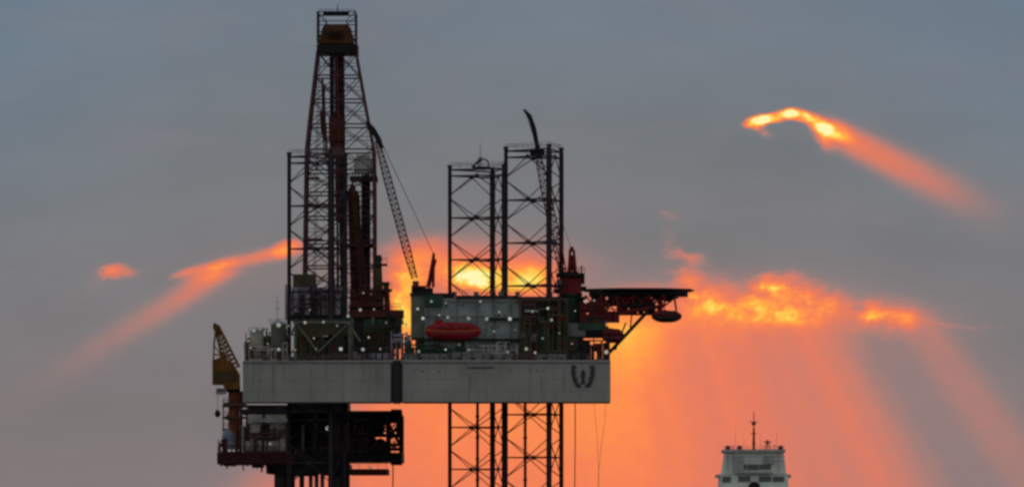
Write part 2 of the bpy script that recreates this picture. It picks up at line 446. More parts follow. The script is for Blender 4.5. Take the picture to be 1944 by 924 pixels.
mb = MB(); mb.pbox(690, 762, 606, 660, 46, 52); mb.build('substructure_wall', 'green', df)
mb = MB(); mb.bar(P(708, 602, 45.6), P(708, 668, 45.6), .3); mb.bar(P(666, 602, 45.6), P(690, 650, 45.6), .22); mb.bar(P(757, 604, 45.6), P(735, 660, 45.6), .2)
for px in (722, 736, 750): mb.bar(P(px, 606, 45.8), P(px, 660, 45.8), .1)
build_each(mb, 'support_post', 'palegreen', df)
for px, py in ((710, 587), (771, 615), (684, 588)): lamp(df, px, py, 44.5 if px != 684 else 46.8, 0.34, px == 684)

# exhaust stack to the right of derrick
ex = thing('exhaust_stack', 'dark green exhaust stack at the right foot of the derrick', 'exhaust stack', P(725, 588, 52.5))
mb = MB()
mb.bar(P(722, 590, 50.5), P(719, 492, 50.5), .75, .55, n=8); mb.bar(P(736, 590, 50.8), P(733, 540, 50.8), .6, n=8); build_each(mb, 'stack', 'olive', ex)
mb = MB(); mb.pbox(712, 735, 500, 504, 49.4, 52); mb.pbox(712, 744, 548, 553, 49.2, 52); build_each(mb, 'platform', 'dark', ex)
mb = MB(); mb.bar(P(719, 494, 50.5), P(719, 484, 50.5), .8, .5, n=8); mb.bar(P(733, 541, 50.8), P(733, 535, 50.8), .7, n=8); build_each(mb, 'rain_cap', 'dark', ex)
mb = MB().rail([P(712, 500, 49.4), P(735, 500, 49.4)], 1, 1, .05); mb.rail([P(712, 548, 49.2), P(744, 548, 49.2)], 1, 1, .05); mb.build('railing', 'dark', ex)

# ------------------------------------------------------------------ derrick
dk = thing('drilling_derrick', 'tall tapering dark lattice derrick with an ochre crown block, tallest thing on the rig', 'derrick', (X(646, YD), YD, Z(600, YD)))
prof = [(600, 578, 712), (290, 583, 711), (230, 589, 699), (100, 604, 676)]   # photo row, left edge, right edge
def edges(py):
    for (a, l0, r0), (b, l1, r1) in zip(prof, prof[1:]):
        if b <= py <= a:
            t = (a - py) / (a - b); return l0 + (l1-l0)*t, r0 + (r1-r0)*t
    return prof[-1][1:]
def corner(py, i):
    l, r = edges(py); hd = (r - l) * S * 1.064 / 2 * 0.93
    px = l if i in (0, 3) else r
    return Vector((X(px, YD), YD + (-hd if i < 2 else hd), Z(py, YD)))
rows = [600, 553, 507, 460, 414, 368, 326, 287, 239, 192, 146, 100]
for i in range(4):
    b = MB()
    for a, c in zip(rows, rows[1:]): b.bar(corner(a, i), corner(c, i), 0.30, n=6)
    b.build('corner_leg', 'derrick', dk)
for a in rows[1:]:
    g = MB()
    for i in range(4): g.bar(corner(a, i), corner(a, (i+1) % 4), 0.15, n=5)
    g.build('girt', 'derrick', dk)
mg = MB()
for a, c in zip(rows, rows[1:]):
    for i in (0, 1, 2, 3): mg.bar(corner((a+c)/2, i), corner((a+c)/2, (i+1) % 4), 0.075, n=4)
mg.build('half_girt', 'derrick', dk)
for i in range(4):
    b = MB()
    for a, c in zip(rows, rows[1:]):
        p0, p1, q0, q1 = corner(a, i), corner(a, (i+1) % 4), corner(c, i), corner(c, (i+1) % 4)
        m0 = (p0 + p1) / 2; m1 = (q0 + q1) / 2
        if i in (0, 2):      # braced in two bays on the wide faces, as double panels
            b.bar(m0, m1, 0.09, n=4)
            for u0, u1, w0, w1 in ((p0, m0, q0, m1), (m0, p1, m1, q1)):
                b.bar(u0, w1, 0.115, n=4); b.bar(u1, w0, 0.115, n=4)
                b.bar((u0+w0)/2, (u1+w1)/2, 0.05, n=4)
        else:
            b.bar(p0, q1, 0.09, n=4); b.bar(p1, q0, 0.09, n=4)
    b.build('cross_bracing', 'derrick', dk)
# crown
MB().pbox(601, 679, 84, 101, YD-4, YD+4).build('water_table', 'black', dk)
cb = MB().prism_y([(X(a, YD), Z(b, YD)) for a, b in ((606, 84), (609, 72), (612, 56), (618, 48), (660, 48), (667, 56), (670, 72), (673, 84))], YD-2.2, YD+2.2)
cbo = cb.build('crown_block', 'crown', dk)
sv = MB()
for px in (626, 634, 642, 650): sv.lathe(P(px, 66, YD-2.3), [(1.0, -.08), (1.1, -.14), (1.0, -.2)], 14, 'x')
build_each(sv, 'sheave', 'redbrown', cbo)
gf = MB()
for px in (604, 676):
    for y in (YD-4, YD+4): gf.bar(P(px, 86, YD) + Vector((0, y-YD, 0)), P(612 if px == 604 else 668, 24, YD) + Vector((0, (y-YD)*.8, 0)) if False else P(px, 26, YD)+Vector((0, y-YD, 0)), 0.2, n=4)
for y in (-4, 4):
    for py in (26, 44, 64): gf.bar(P(604, py, YD)+Vector((0, y, 0)), P(676, py, YD)+Vector((0, y, 0)), .12, n=4)
    gf.bar(P(604, 84, YD)+Vector((0, y, 0)), P(622, 44, YD)+Vector((0, y, 0)), .12, n=4); gf.bar(P(676, 84, YD)+Vector((0, y, 0)), P(658, 44, YD)+Vector((0, y, 0)), .12, n=4)
    gf.bar(P(604, 26, YD)+Vector((0, y, 0)), P(622, 44, YD)+Vector((0, y, 0)), .1, n=4); gf.bar(P(676, 26, YD)+Vector((0, y, 0)), P(658, 44, YD)+Vector((0, y, 0)), .1, n=4)
for px in (604, 676):
    for py in (26, 64): gf.bar(P(px, py, YD)+Vector((0, -4, 0)), P(px, py, YD)+Vector((0, 4, 0)), .12, n=4)
gf.build('gin_pole_frame', 'dark', dk)
MB().pbox(613, 662, 22, 28, YD-1.6, YD+1.6).build('top_platform', 'black', dk)
MB().rail([P(606, 29, YD-4), P(674, 29, YD-4)], 1.1, 1.2, .05).build('railing', 'dark', dk)
MB().bar(P(641, 21, YD), P(641, 8, YD), .12, .05).build('lightning_rod', 'dark', dk)
# guide rails, hoist, drill pipe
for px0, px1, r in ((630, 631, .6), (648, 652, .8)):
    MB().bar(P(px0, 100, YD+.5), P(px1, 598, YD+.5), r, n=4).build('guide_rail', 'black', dk)
MB().bar(P(639, 100, YD), P(641, 420, YD), 0.5, n=6).build('hoist_line', 'redbrown', dk)
tb = MB().pbox(624, 655, 224, 268, YD-1.3, YD+1.3); tb.pbox(630, 650, 268, 300, YD-.8, YD+.8)
tb.prism_y([(X(628, YD), Z(224, YD)), (X(640, YD), Z(206, YD)), (X(652, YD), Z(224, YD))], YD-1, YD+1)
tb.build('travelling_block', 'redbrown', dk)
MB().bar(P(640, 300, YD), P(641, 598, YD), .24, n=6).build('drill_string', 'black', dk)
mb = MB()
for px, top, bot in ((612, 150, 250), (615, 175, 268), (609, 210, 255), (618, 235, 300)): mb.bar(P(px, top, YD-1), P(px+3, bot, YD-1), .26, n=5)
mb.path([P(617, 160, YD-1.2), P(612, 230, YD-1.2), P(616, 290, YD-1.2), P(626, 330, YD-1.2), P(634, 300, YD-1.2)], .16, 5)
mb.build('mud_hose', 'redbrown', dk)
# racked pipe stands and monkey board
st = MB()
for k in range(9):
    st.bar(P(661 + k*2.6 + random.uniform(-.6, .6), 346 + abs(k-3)*5, YD-1.5 + (k % 3)), P(668 + k*2.7 + random.uniform(-.8, .8), 588, YD-1.5 + (k % 3)), 0.19, n=5)
st.build('pipe_stand', 'redbrown', dk)
st = MB()
for k in range(6): st.bar(P(688 + k*2.7, 332, YD-2 + (k % 3)), P(687 + k*3.0, 588, YD-2 + (k % 3)), 0.2, n=5)
st.build('pipe_stand', 'black', dk)
mk = MB().pbox(664, 716, 334, 341, YD-6, YD+2)
for k in range(8): mk.pbox(668 + k*6, 670 + k*6, 326, 334, YD-6.2, YD-5.6)
mk.build('monkey_board', 'black', dk)
mb = MB().pbox(672, 708, 300, 330, YD-5, YD-4.8); mb.pbox(676, 702, 294, 300, YD-5, YD-4.8); mb.build('windbreak', 'lightgrey', dk)
mb = MB()   # brown service column that leans down to the floor
mb.bar(P(671, 352, YD-7), P(688, 580, YD-7), .5, .7, n=4); mb.bar(P(682, 430, YD-7.2), P(700, 580, YD-7.2), .35, .5, n=4)
for k in range(8):
    t = k / 7; mb.bar(P(664+18*t, 372+200*t, YD-7.5), P(682+24*t, 376+198*t, YD-7.5), .22, n=4)
mb.build('pipe_conveyor', 'conveyor', dk)
mb = MB(); mb.pbox(578, 606, 336, 340, YD-7.2, YD-5); mb.pbox(578, 612, 452, 456, YD-7.2, YD-5); mb.pbox(650, 712, 462, 467, YD-6, YD+2); build_each(mb, 'walkway', 'derrick', dk)
ld = MB()
for px in (594, 598): ld.bar(P(px, 592, YD-7), P(px+9, 110, YD-4.2), .07, n=4)
for k in range(70):
    t = k/70; ld.bar(P(594+9*t, 592-482*t, YD-7+2.8*t), P(598+9*t, 592-482*t, YD-7+2.8*t), .04, n=4)
ld.build('ladder', 'derrick', dk)

# ------------------------------------------------------------------ lattice crane booms
def lattice(p, q, w0, w1, nb, r=0.11, rl=0.06, mid=None):
    mb = MB(); p = Vector(p); q = Vector(q); d = (q-p).normalized()
    u = Vector((0, 1, 0)); w = d.cross(u).normalized()
    rings = []
    for k in range(nb + 1):
        t = k / nb
        wd = w0 + (w1-w0)*t if mid is None else (w0 + (mid-w0)*t/.2 if t < .2 else mid if t < .75 else mid + (w1-mid)*(t-.75)/.25)
        c = p.lerp(q, t); rings.append([c + (u*a + w*b)*wd/2 for a, b in ((-1,-1),(1,-1),(1,1),(-1,1))])
    for k in range(nb):
        for i in range(4):
            mb.bar(rings[k][i], rings[k+1][i], r, n=4)
            mb.bar(rings[k][i], rings[k+1][(i+1) % 4], rl, n=4); mb.bar(rings[k+1][i], rings[k+1][(i+1) % 4], rl, n=4)
    return mb

cl = thing('deck_crane', 'deck crane with a long lattice boom leaning left against the derrick', 'crane', P(798, 560, 10), 'lattice boom deck cranes on the rig')
mb = MB(); mb.bar(P(800, 684, 10), P(800, 562, 10), 1.15, n=14); mb.bar(P(800, 562, 10), P(800, 556, 10), 1.5, n=14); mb.build('pedestal', 'palegreen', cl)
mb = MB().pbox(781, 808, 542, 556, 8.4, 11.6); mb.pbox(806, 822, 546, 556, 8.8, 11.2); mb.build('machinery_house', 'black', cl)
cab = MB().pbox(783, 795, 533, 545, 7, 8.38).build('cab', 'darkred', cl)
MB().pbox(784.5, 793.5, 535, 540, 6.93, 6.99).build('window', 'glass', cab)
af = MB()
for y in (9, 11): af.bar(P(812, 545, y), P(823, 480, y), .3, .2, n=5); af.bar(P(822, 545, y), P(824, 482, y), .3, .2, n=5)
af.bar(P(823, 482, 9), P(823, 482, 11), .25); af.bar(P(818, 512, 9), P(818, 512, 11), .15); af.bar(P(812, 545, 10), P(826, 492, 10), .45, .35, n=5)
af.build('gantry', 'darkred', cl)
lattice(P(787, 528, 10), P(716, 268, 9.5), .9, .7, 26, .17, .085, 1.3).build('boom', 'derrick', cl)
tipb = MB()
tipb.prism_y([(X(a, 9), Z(b, 9)) for a, b in ((721, 282), (709, 258), (697, 243), (694, 230), (700, 231), (712, 243), (724, 264), (728, 281))], 8.9, 10)
tipb.build('boom_tip', 'black', cl)
mb = MB()
for y in (9.2, 10.6): mb.bar(P(714, 248, y), P(823, 482, y), .075, n=4)
mb.bar(P(697, 240, 9.5), P(699, 330, 9.5), .04, n=4)
mb.build('hoist_cable', 'black', cl)
mb = MB(); mb.pbox(697, 701, 330, 338, 9.2, 9.8); mb.build('hook_block', 'black', cl)

cr = thing('deck_crane', 'dark red deck crane by the helideck, its hooked boom tip above the right leg', 'crane', P(1084, 566, 12), 'lattice boom deck cranes on the rig')
mb = MB(); mb.bar(P(1086, 684, 12), P(1086, 560, 12), 1.25, n=14); mb.bar(P(1086, 562, 12), P(1086, 556, 12), 1.9, n=14); mb.build('pedestal', 'green', cr)
mb = MB().pbox(1066, 1104, 528, 557, 10, 14); mb.pbox(1070, 1098, 515, 528, 10.4, 13.6)
mb.build('machinery_house', 'darkred', cr)
mb = MB().pbox(1056, 1110, 518, 524, 9.2, 14.6); mb.pbox(1098, 1110, 524, 538, 10.2, 13.2); mb.pbox(1060, 1070, 508, 518, 10.2, 12)
mb.bar(P(1104, 518, 10), P(1104, 504, 10), .15); mb.bar(P(1062, 508, 10.5), P(1062, 496, 10.5), .12)
build_each(mb, 'service_platform', 'black', cr)
mb = MB().rail([P(1056, 518, 9.3), P(1110, 518, 9.3)], 1.0, 1.1, .06); mb.build('railing', 'darkred', cr)
cab = MB().pbox(1057, 1068, 530, 547, 8.5, 10).build('cab', 'black', cr); MB().pbox(1058, 1067, 532, 539, 8.43, 8.49).build('window', 'glass', cab)
af = MB()
for y in (10.5, 13.5):
    af.bar(P(1080, 515, y), P(1082, 474, y), .34, .26, n=5); af.bar(P(1092, 515, y), P(1089, 474, y), .34, .26, n=5)
    af.bar(P(1079, 500, y), P(1093, 500, y), .2, n=5); af.bar(P(1081, 486, y), P(1090, 486, y), .2, n=5); af.bar(P(1078, 512, y), P(1091, 487, y), .14, n=5)
af.bar(P(1085, 474, 10.3), P(1085, 474, 13.7), .45); af.pbox(1082, 1089, 468, 474, 11.5, 12.5); af.pbox(1081, 1091, 486, 514, 11.4, 12.6)
af.build('gantry', 'darkred', cr)
mb = MB().pbox(1096, 1113, 543, 552, 10.2, 13); mb.pbox(1052, 1062, 548, 556, 9.4, 12); build_each(mb, 'winch', 'black', cr)
lattice(P(1070, 522, 13.6), P(1022, 298, 14), 1.1, 1.0, 20, .14, .08, 1.5).build('boom', 'darkred', cr)
tipb = MB()
L_ = [(1017, 300), (1015, 275), (1010, 250), (1003, 226), (993, 209)]; R_ = [(996, 207), (1009, 219), (1018, 244), (1023, 272), (1031, 300)]
tipb.prism_y([(X(a, 14), Z(b, 14)) for a, b in L_ + R_], 13.5, 14.6); tipb.build('boom_tip', 'black', cr)
mb = MB().pbox(1006, 1034, 282, 294, 12.4, 15.2); mb.build('boom_rest', 'black', cr)
mb = MB(); mb.bar(P(1000, 222, 13.4), P(1085, 474, 12.5), .05, n=4); mb.build('hoist_cable', 'black', cr)

# ------------------------------------------------------------------ living quarters
lq = thing('living_quarters', 'blocky green-grey living quarters with lit windows behind the red lifeboat', 'quarters', (X(880), 8, DECK))
MB().pbox(806, 986, 566, 684, 3.0, 6.6).build('wall', 'quarters', lq)
MB().pbox(780, 806, 560, 640, 3.2, 9).build('wall', 'palegreen', lq)
mb = MB(); mb.pbox(864, 984, 560.5, 566, 2.6, 7); mb.pbox(778, 863, 556, 560.3, 2.9, 9); mb.pbox(806, 863, 560.3, 566, 3.1, 7); mb.build('roof', 'dark', lq)
MB().rail([P(866, 560.5, 2.8), P(984, 560.5, 2.8)], 1.0, 1.5, .045).build('railing', 'rail', lq)
mb = MB(); mb.pbox(780, 986, 642, 645, 1.4, 3.0); mb.pbox(925, 986, 603, 605.5, 2.0, 3.0); build_each(mb, 'balcony', 'dark', lq)
MB().rail([P(782, 642, 1.5), P(806, 642, 1.5)], 1.0, 1.5, .045).rail([P(918, 642, 1.5), P(986, 642, 1.5)], 1.0, 1.5, .045).build('railing', 'rail', lq)
k = 0
for py, pxs in ((576, range(816, 980, 15)), (596, list(range(930, 982, 13))), (618, range(930, 982, 13)), (652, range(902, 982, 13))):
    for px in pxs:
        if (px*31 + py*17) % 10 < 4: continue
        wf = MB().pbox(px-.2, px+5.2, py-.2, py+6.2, 2.94, 2.998).build('window', 'lightgrey', lq)
        MB().pbox(px+.5, px+4.5, py+.5, py+5.5, 2.91, 2.938).build('pane', 'glass', wf); k += 1
for px, py in ((920, 612), (962, 650)): 
    MB().pbox(px, px+6, py, py+18, 2.93, 2.998).build('door', 'grey', lq)
mb = MB()
for px in (858, 900, 946, 978): mb.pbox(px, px+9, 553, 560.4, 3.5, 5)
build_each(mb, 'air_handler', 'grey', lq)
mb = MB()
for px in (812, 868, 906, 938, 970): mb.bar(P(px, 642, 2.8), P(px, 566, 2.8), .11, n=5)
mb.bar(P(806, 600, 2.75), P(925, 600, 2.75), .1, n=5); mb.bar(P(806, 572, 2.75), P(985, 572, 2.75), .08, n=5)
mb.build('pipework', 'grey', lq)
mb = MB().pbox(806, 840, 560.6, 582, 2.2, 2.98); mb.build('switch_cabinet', 'green', lq)
for px, py in ((819, 572), (793, 586), (803, 604), (924, 605), (968, 605), (850, 602), (890, 604), (846, 575), (938, 629)): lamp(lq, px, py, 1.1 if px < 930 else 1.6, 0.36 if px != 846 and px != 938 else .22)

# green machinery under the lifeboat
def skid(name, label, cat, px0, px1, py0, py1, y0, y1, main, second, seed, group=None):
    """deck machinery: base frame, cabinets, a tank, upright and level pipe runs, rail"""
    rnd = random.Random(seed)
    t = thing(name, label, cat, (X((px0+px1)/2, y0), (y0+y1)/2, Z(py1, y0)), group)
    W = px1-px0; H = py1-py0
    b = MB().pbox(px0, px1, py1-3, py1, y0, y1)
    for px in (px0+1, (px0+px1)/2, px1-1): b.bar(P(px, py1, y0+.2), P(px, py0+H*.15, y0+.2), .13, n=4)
    b.bar(P(px0, py0+H*.45, y0+.15), P(px1, py0+H*.45, y0+.15), .12, n=4)
    b.build('skid_frame', second, t)
    c = MB(); px = px0+2
    while px < px1-6:
        w = rnd.uniform(W*.10, W*.24); h = rnd.uniform(H*.3, H*.75); px2 = min(px+w, px1-1)
        c.pbox(px, px2, py1-3-h, py1-3, y0+rnd.uniform(.5, 1.0), y1-rnd.uniform(.1, .6)); px = px2 + rnd.uniform(1, 5)
    c.build('cabinet', main, t)
    p = MB()
    for k in range(int(W/9)+2):
        q = rnd.uniform(px0+2, px1-2); a = rnd.uniform(py0, py0+H*.5)
        p.bar(P(q, py1-3, y0+.35), P(q, a, y0+.35), rnd.uniform(.09, .22), n=6)
        if rnd.random() < .6: p.bar(P(q, a, y0+.35), P(min(px1, q+rnd.uniform(6, 18)), a, y0+.35), rnd.uniform(.08, .16), n=6)
    for k in range(3):
        a = py0 + H*rnd.uniform(.2, .8); q = rnd.uniform(px0, px0+W*.4)
        p.bar(P(q, a, y0+.3), P(q+W*rnd.uniform(.3, .6), a, y0+.3), rnd.uniform(.12, .22), n=6)
    p.build('pipework', second, t)
    for k in range(4):
        v = MB(); q = rnd.uniform(px0+4, px1-4); a = rnd.uniform(py0+H*.3, py1-6); v.torus(P(q, a, y0+.12), rnd.uniform(.25, .45), .07, 'y', 10)
        v.bar(P(q, a, y0+.12), P(q, a, y0+.4), .12, n=5)
        v.build('valve_wheel', 'darkred' if main != 'brown' else 'grey', t)
    return t

g1 = skid('pump_skid', 'dark green pump skid on deck below the red lifeboat', 'pump skid', 770, 882, 642, 684, 1.9, 2.9, 'green', 'green', 3, 'machinery skids on the rig deck')
g2 = skid('pump_skid', 'dark green machinery with many pipes, left of the right crane pedestal', 'pump skid', 1022, 1078, 566, 668, 0.9, 2.4, 'green', 'olive', 5, 'machinery skids on the rig deck')
for px, py in ((1047, 607), (1040, 585)): lamp(g2, px, py, .6, .3)
g3 = skid('pump_skid', 'brown and grey mud pump skid on the far left stern corner', 'pump skid', 472, 546, 648, 684, 5.2, 8, 'brown', 'module', 8, 'machinery skids on the rig deck')
g4 = skid('pump_skid', 'dark pump skid with pipes between left leg and dark hull strip', 'pump skid', 668, 742, 650, 684, 2.2, 5, 'clad', 'dark', 13, 'machinery skids on the rig deck')
g5 = skid('pump_skid', 'dark winch skid under the helideck at the right hull end', 'pump skid', 1096, 1158, 630, 684, 1.2, 6, 'dark', 'dark', 21, 'machinery skids on the rig deck')
lamp(g5, 1151, 668, .8, .42, True)

for px, py, y, wm in ((548, 618, 2.2, 1), (596, 642, 2.3, 1), (640, 618, 2.2, 0), (676, 618, 44, 1), (733, 612, 44, 1), (700, 640, 44, 0), (722, 662, 1.3, 1), (560, 664, 2.2, 1), (600, 662, 2.2, 0), (508, 652, 4.6, 1), (476, 660, 4.8, 0), (626, 552, 53, 0), (588, 588, 53, 1), (690, 556, 48.5, 1)):
    lamp(jl if y < 10 else df, px, py, y, .2, bool(wm))
for px, py, wm in ((872, 654, 0), (834, 598, 1), (912, 572, 0), (948, 592, 1), (978, 626, 0), (860, 642, 1)): lamp(lq, px, py, 1.3, .18, bool(wm))
for px, py in ((1092, 590), (1128, 570), (1062, 632), (1086, 652)): lamp(g5, px, py, .9, .2, True)
# stern tanks
def tank(label, px0, px1, pyt, pyb, y, m, top, lampm=False):
    t = thing('storage_tank', label, 'tank', P((px0+px1)/2, pyb, y), 'storage tanks on the rig stern')
    r = (px1-px0)*S/2; c = P((px0+px1)/2, pyb, y); h = (pyb-pyt)*S
    MB().lathe(c, [(r, 0), (r, h*.55), (r*1.03, h*.56), (r*1.03, h*.6), (r, h*.61), (r, h)], 18).build('shell', m, t)
    MB().lathe(c, [(r*1.05, h+.003), (r*.9, h+.35), (r*.3, h+.6), (r*.12, h+.62), (r*.12, h+1.0)], 18).build('lid', top, t)
    lg = MB().rail([c + Vector((-r*1.1, -r*1.1, h-.1)), c + Vector((r*1.1, -r*1.1, h-.1))], 1.0, 1, .05)
    lg.build('railing', 'palegreen', t); lg = MB()
    lg.box(c.x-r*1.25, c.x+r*1.25, c.y-r*1.2, c.y+r*1.2, c.z+h*.38, c.z+h*.44)
    lg.build('gangway', 'palegreen', t)
    return t
t1 = tank('stubby round tank with a pale lid at the outermost left stern edge', 474, 500, 631, 684, 7.5, 'module', 'lightgrey')
t2 = tank('taller green round tank with pale lid, just left of the left leg', 514, 544, 615, 684, 7.5, 'palegreen', 'lightgrey')
lamp(t1, 482, 628, 5.3, .42); lamp(t2, 529, 617, 5.3, .42)
lp = thing('antenna_pole', 'thin pale antenna pole standing above the green stern tank', 'antenna', P(527, 614, 8))
MB().bar(P(527, 612, 8), P(526, 560, 8), .09, .05).build('pole', 'lightgrey', lp)
mb = MB().bar(P(521, 585, 8), P(533, 585, 8), .05); mb.bar(P(523, 573, 8), P(530, 573, 8), .04); mb.build('cross_arm', 'lightgrey', lp)
dv = thing('stern_davit', 'small grey davit arm standing on the left stern deck edge', 'davit', P(466, 684, 5.6))
MB().bar(P(466, 684, 5.6), P(464, 652, 5.6), .16).build('post', 'grey', dv)
mb = MB().path([P(464, 652, 5.6), P(468, 645, 5.6), P(476, 642, 5.6)], .13); mb.build('arm', 'grey', dv)
mb = MB().bar(P(476, 642, 5.6), P(476, 668, 5.6), .03, n=4); mb.build('wire', 'dark', dv)

# ------------------------------------------------------------------ lifeboats
def lifeboat(label, px0, px1, py0, py1, y, m, can, trim, group='lifeboats and rescue pods of the rig'):
    t = thing('lifeboat', label, 'lifeboat', P((px0+px1)/2, py1, y), group)
    x0, x1 = X(px0, y), X(px1, y); zb, ztp = Z(py1, y), Z(py0, y); L = x1-x0; H = ztp-zb; bw = H*0.42
    zs = zb + H*.45
    def loft(sections):
        mb = MB(); n = len(sections[0]); vs = [v for s in sections for v in s]; fs = []
        for k in range(len(sections)-1):
            for i in range(n-1): fs.append((k*n+i, k*n+i+1, (k+1)*n+i+1, (k+1)*n+i))
            fs.append((k*n+n-1, k*n, (k+1)*n, (k+1)*n+n-1))
        fs += [tuple(range(n-1, -1, -1)), tuple(range((len(sections)-1)*n, len(sections)*n))]
        return mb.add(vs, fs)
    hs, cs = [], []
    for k in range(15):
        t_ = k/14; u = abs(2*t_-1); f = max(.12, (1-u**3.2)); x = x0 + L*t_
        sheer = .10*H*u**2
        hs.append([Vector((x, y + bw*f*a, zs + sheer - (H*.45*(1-.55*u**4))*b)) for a, b in ((-1, 0), (-1.0, .25), (-.8, .62), (-.4, .92), (0, 1), (.4, .92), (.8, .62), (1.0, .25), (1, 0))])
        hc = H*.50*max(.15, (1-u**4)) * (1.0 if t_ < .55 else .92)
        cs.append([Vector((x, y + bw*f*.96*a, zs + sheer + .003 + hc*b)) for a, b in ((-1, 0), (-.96, .4), (-.8, .75), (-.45, .96), (0, 1), (.45, .96), (.8, .75), (.96, .4), (1, 0))])
    ho = loft(hs).build('hull', m, t); co_ = loft(cs).build('canopy', can, t)
    for o in (ho, co_):
        for p in o.data.polygons: p.use_smooth = True
    g = MB()
    for k in range(14):
        p, q = hs[k][0], hs[k+1][0]; g.bar(p + Vector((0, -.05, 0)), q + Vector((0, -.05, 0)), H*.03, n=5)
    g.build('fender', trim, t)
    c = MB().box(x0+L*.18, x0+L*.32, y-bw*.5, y+bw*.5, zs+H*.42, zs+H*.62); c.build('conning_cupola', can, t)
    h = MB()
    for f in (.28, .44, .6, .74): h.box(x0+L*f, x0+L*(f+.07), y-bw*1.0, y-bw*.86, zs+H*.17, zs+H*.33)
    h.build('hatch', m, t)
    wn = MB()
    for f in (.21, .36, .52, .67): wn.box(x0+L*f, x0+L*(f+.035), y-bw*.99, y-bw*.80, zs+H*.20, zs+H*.30)
    build_each(wn, 'window', 'glass', t)
    gl = MB()
    for k in range(9):
        a = x0 + L*(.12 + .085*k); gl.path([Vector((a, y-bw*1.03, zs-.02)), Vector((a+L*.04, y-bw*1.0, zs-H*.16)), Vector((a+L*.085, y-bw*1.03, zs-.02))], .025, 4)
    gl.build('grab_line', 'rail', t)
    return t, x0, x1, zs, H, bw
lb, x0, x1, zs, H, bw = lifeboat('bright red enclosed lifeboat hanging in front of the living quarters', 807, 913, 609, 646, 0.9, 'red', 'red', 'orange')
dvt = thing('boat_davit', 'pair of davit arms holding the bright red lifeboat', 'davit', (X(860), 2.6, Z(600)))
for f in (.2, .8):
    xx = x0 + (x1-x0)*f
    MB().path([Vector((xx, 2.8, Z(642))), Vector((xx, 2.5, Z(606))), Vector((xx, 1.8, Z(600))), Vector((xx, .9, Z(600)))], .17, 6).build('davit_arm', 'grey', dvt)
    MB().bar((xx, .9, Z(600)), (xx, .9, Z(610)), .04, n=4).build('fall_wire', 'dark', dvt)
lb2, x0b, x1b, *_ = lifeboat('dark rounded boat pod hanging beneath the outer end of the helideck', 1237, 1294, 587, 612, 4, 'black', 'darkred', 'black')
lb3, x0c, x1c, *_ = lifeboat('small dark red boat pod by the helideck strut at the hull end', 1142, 1184, 621, 651, 3, 'darkred', 'darkred', 'black')

# ------------------------------------------------------------------ helideck
hd = thing('helideck', 'flat dark helicopter deck sticking out to the right on a red truss', 'helideck', P(1160, 600, 10))
oct_ = []
xc, yc, rr = X(1212, 9), 9, (1312-1112)*S*1.01/2
for i in range(8):
    a = R(22.5 + 45*i); oct_.append((xc + rr*math.cos(a)/math.cos(R(22.5)), yc + .62*rr*math.sin(a)/math.cos(R(22.5))))
MB().prism(oct_, Z(551.5, 5), Z(547, 5)).build('landing_deck', 'black', hd)
nt_ = MB()
for i in range(8):
    a, b = oct_[i], oct_[(i+1) % 8]; a2 = (xc+(a[0]-xc)*1.05, yc+(a[1]-yc)*1.05); b2 = (xc+(b[0]-xc)*1.05, yc+(b[1]-yc)*1.05)
    z = Z(551, 5); z2 = Z(549.5, 5)
    nt_.bar((*a2, z2), (*b2, z2), .09, n=4)
    for k in range(6):
        t = k/6; nt_.bar((a[0]+(b[0]-a[0])*t, a[1]+(b[1]-a[1])*t, z), (a2[0]+(b2[0]-a2[0])*t, a2[1]+(b2[1]-a2[1])*t, z2), .06, n=4)
nt_.build('safety_net', 'dark', hd)
ug = MB()
for y in (5, 9, 13):
    ug.box(X(1118, y), X(1306, y), y-.25, y+.25, Z(560, 5), Z(551.7, 5))
for px in (1130, 1165, 1200, 1235, 1270): ug.box(X(px)-.2, X(px)+.2, 4.5, 13.5, Z(558, 5), Z(551.8, 5))
ug.build('deck_girder', 'black', hd)
tr = MB()
for y in (4.5, 13):
    top = [P(px, 560, y) for px in (1112, 1142, 1172, 1202, 1232, 1262, 1288)]; bot = [P(px, py, y) for px, py in ((1112, 612), (1142, 604), (1172, 596), (1202, 590), (1232, 584), (1262, 580))]
    tr.path(bot, .34, 6)
    for a, b in zip(top, bot): tr.bar(a, b, .17, n=5)
    for a, b in zip(top[1:], bot): tr.bar(b, a, .15, n=5)
    for a, b in zip(top, bot[1:]): tr.bar(a, b, .12, n=5)
for p in (1142, 1202, 1262): tr.bar(P(p, 588, 4.5), P(p, 588, 13), .15, n=5)
tr.build('support_truss', 'darkred', hd)
sr = MB()
for y in (4.4, 12.5): sr.bar(P(1150, 676, y), P(1232, 588, y), .32, n=6); sr.bar(P(1168, 664, y), P(1188, 612, y), .16, n=5); sr.bar(P(1196, 626, y), P(1200, 592, y), .14, n=5)
build_each(sr, 'strut', 'dark', hd)
ms = MB(); ms.pbox(1104, 1150, 573, 592, 4.2, 8); ms.pbox(1126, 1170, 590, 611, 4.6, 8); ms.pbox(1150, 1190, 568, 580, 6, 9)
build_each(ms, 'machinery_room', 'darkred', hd)
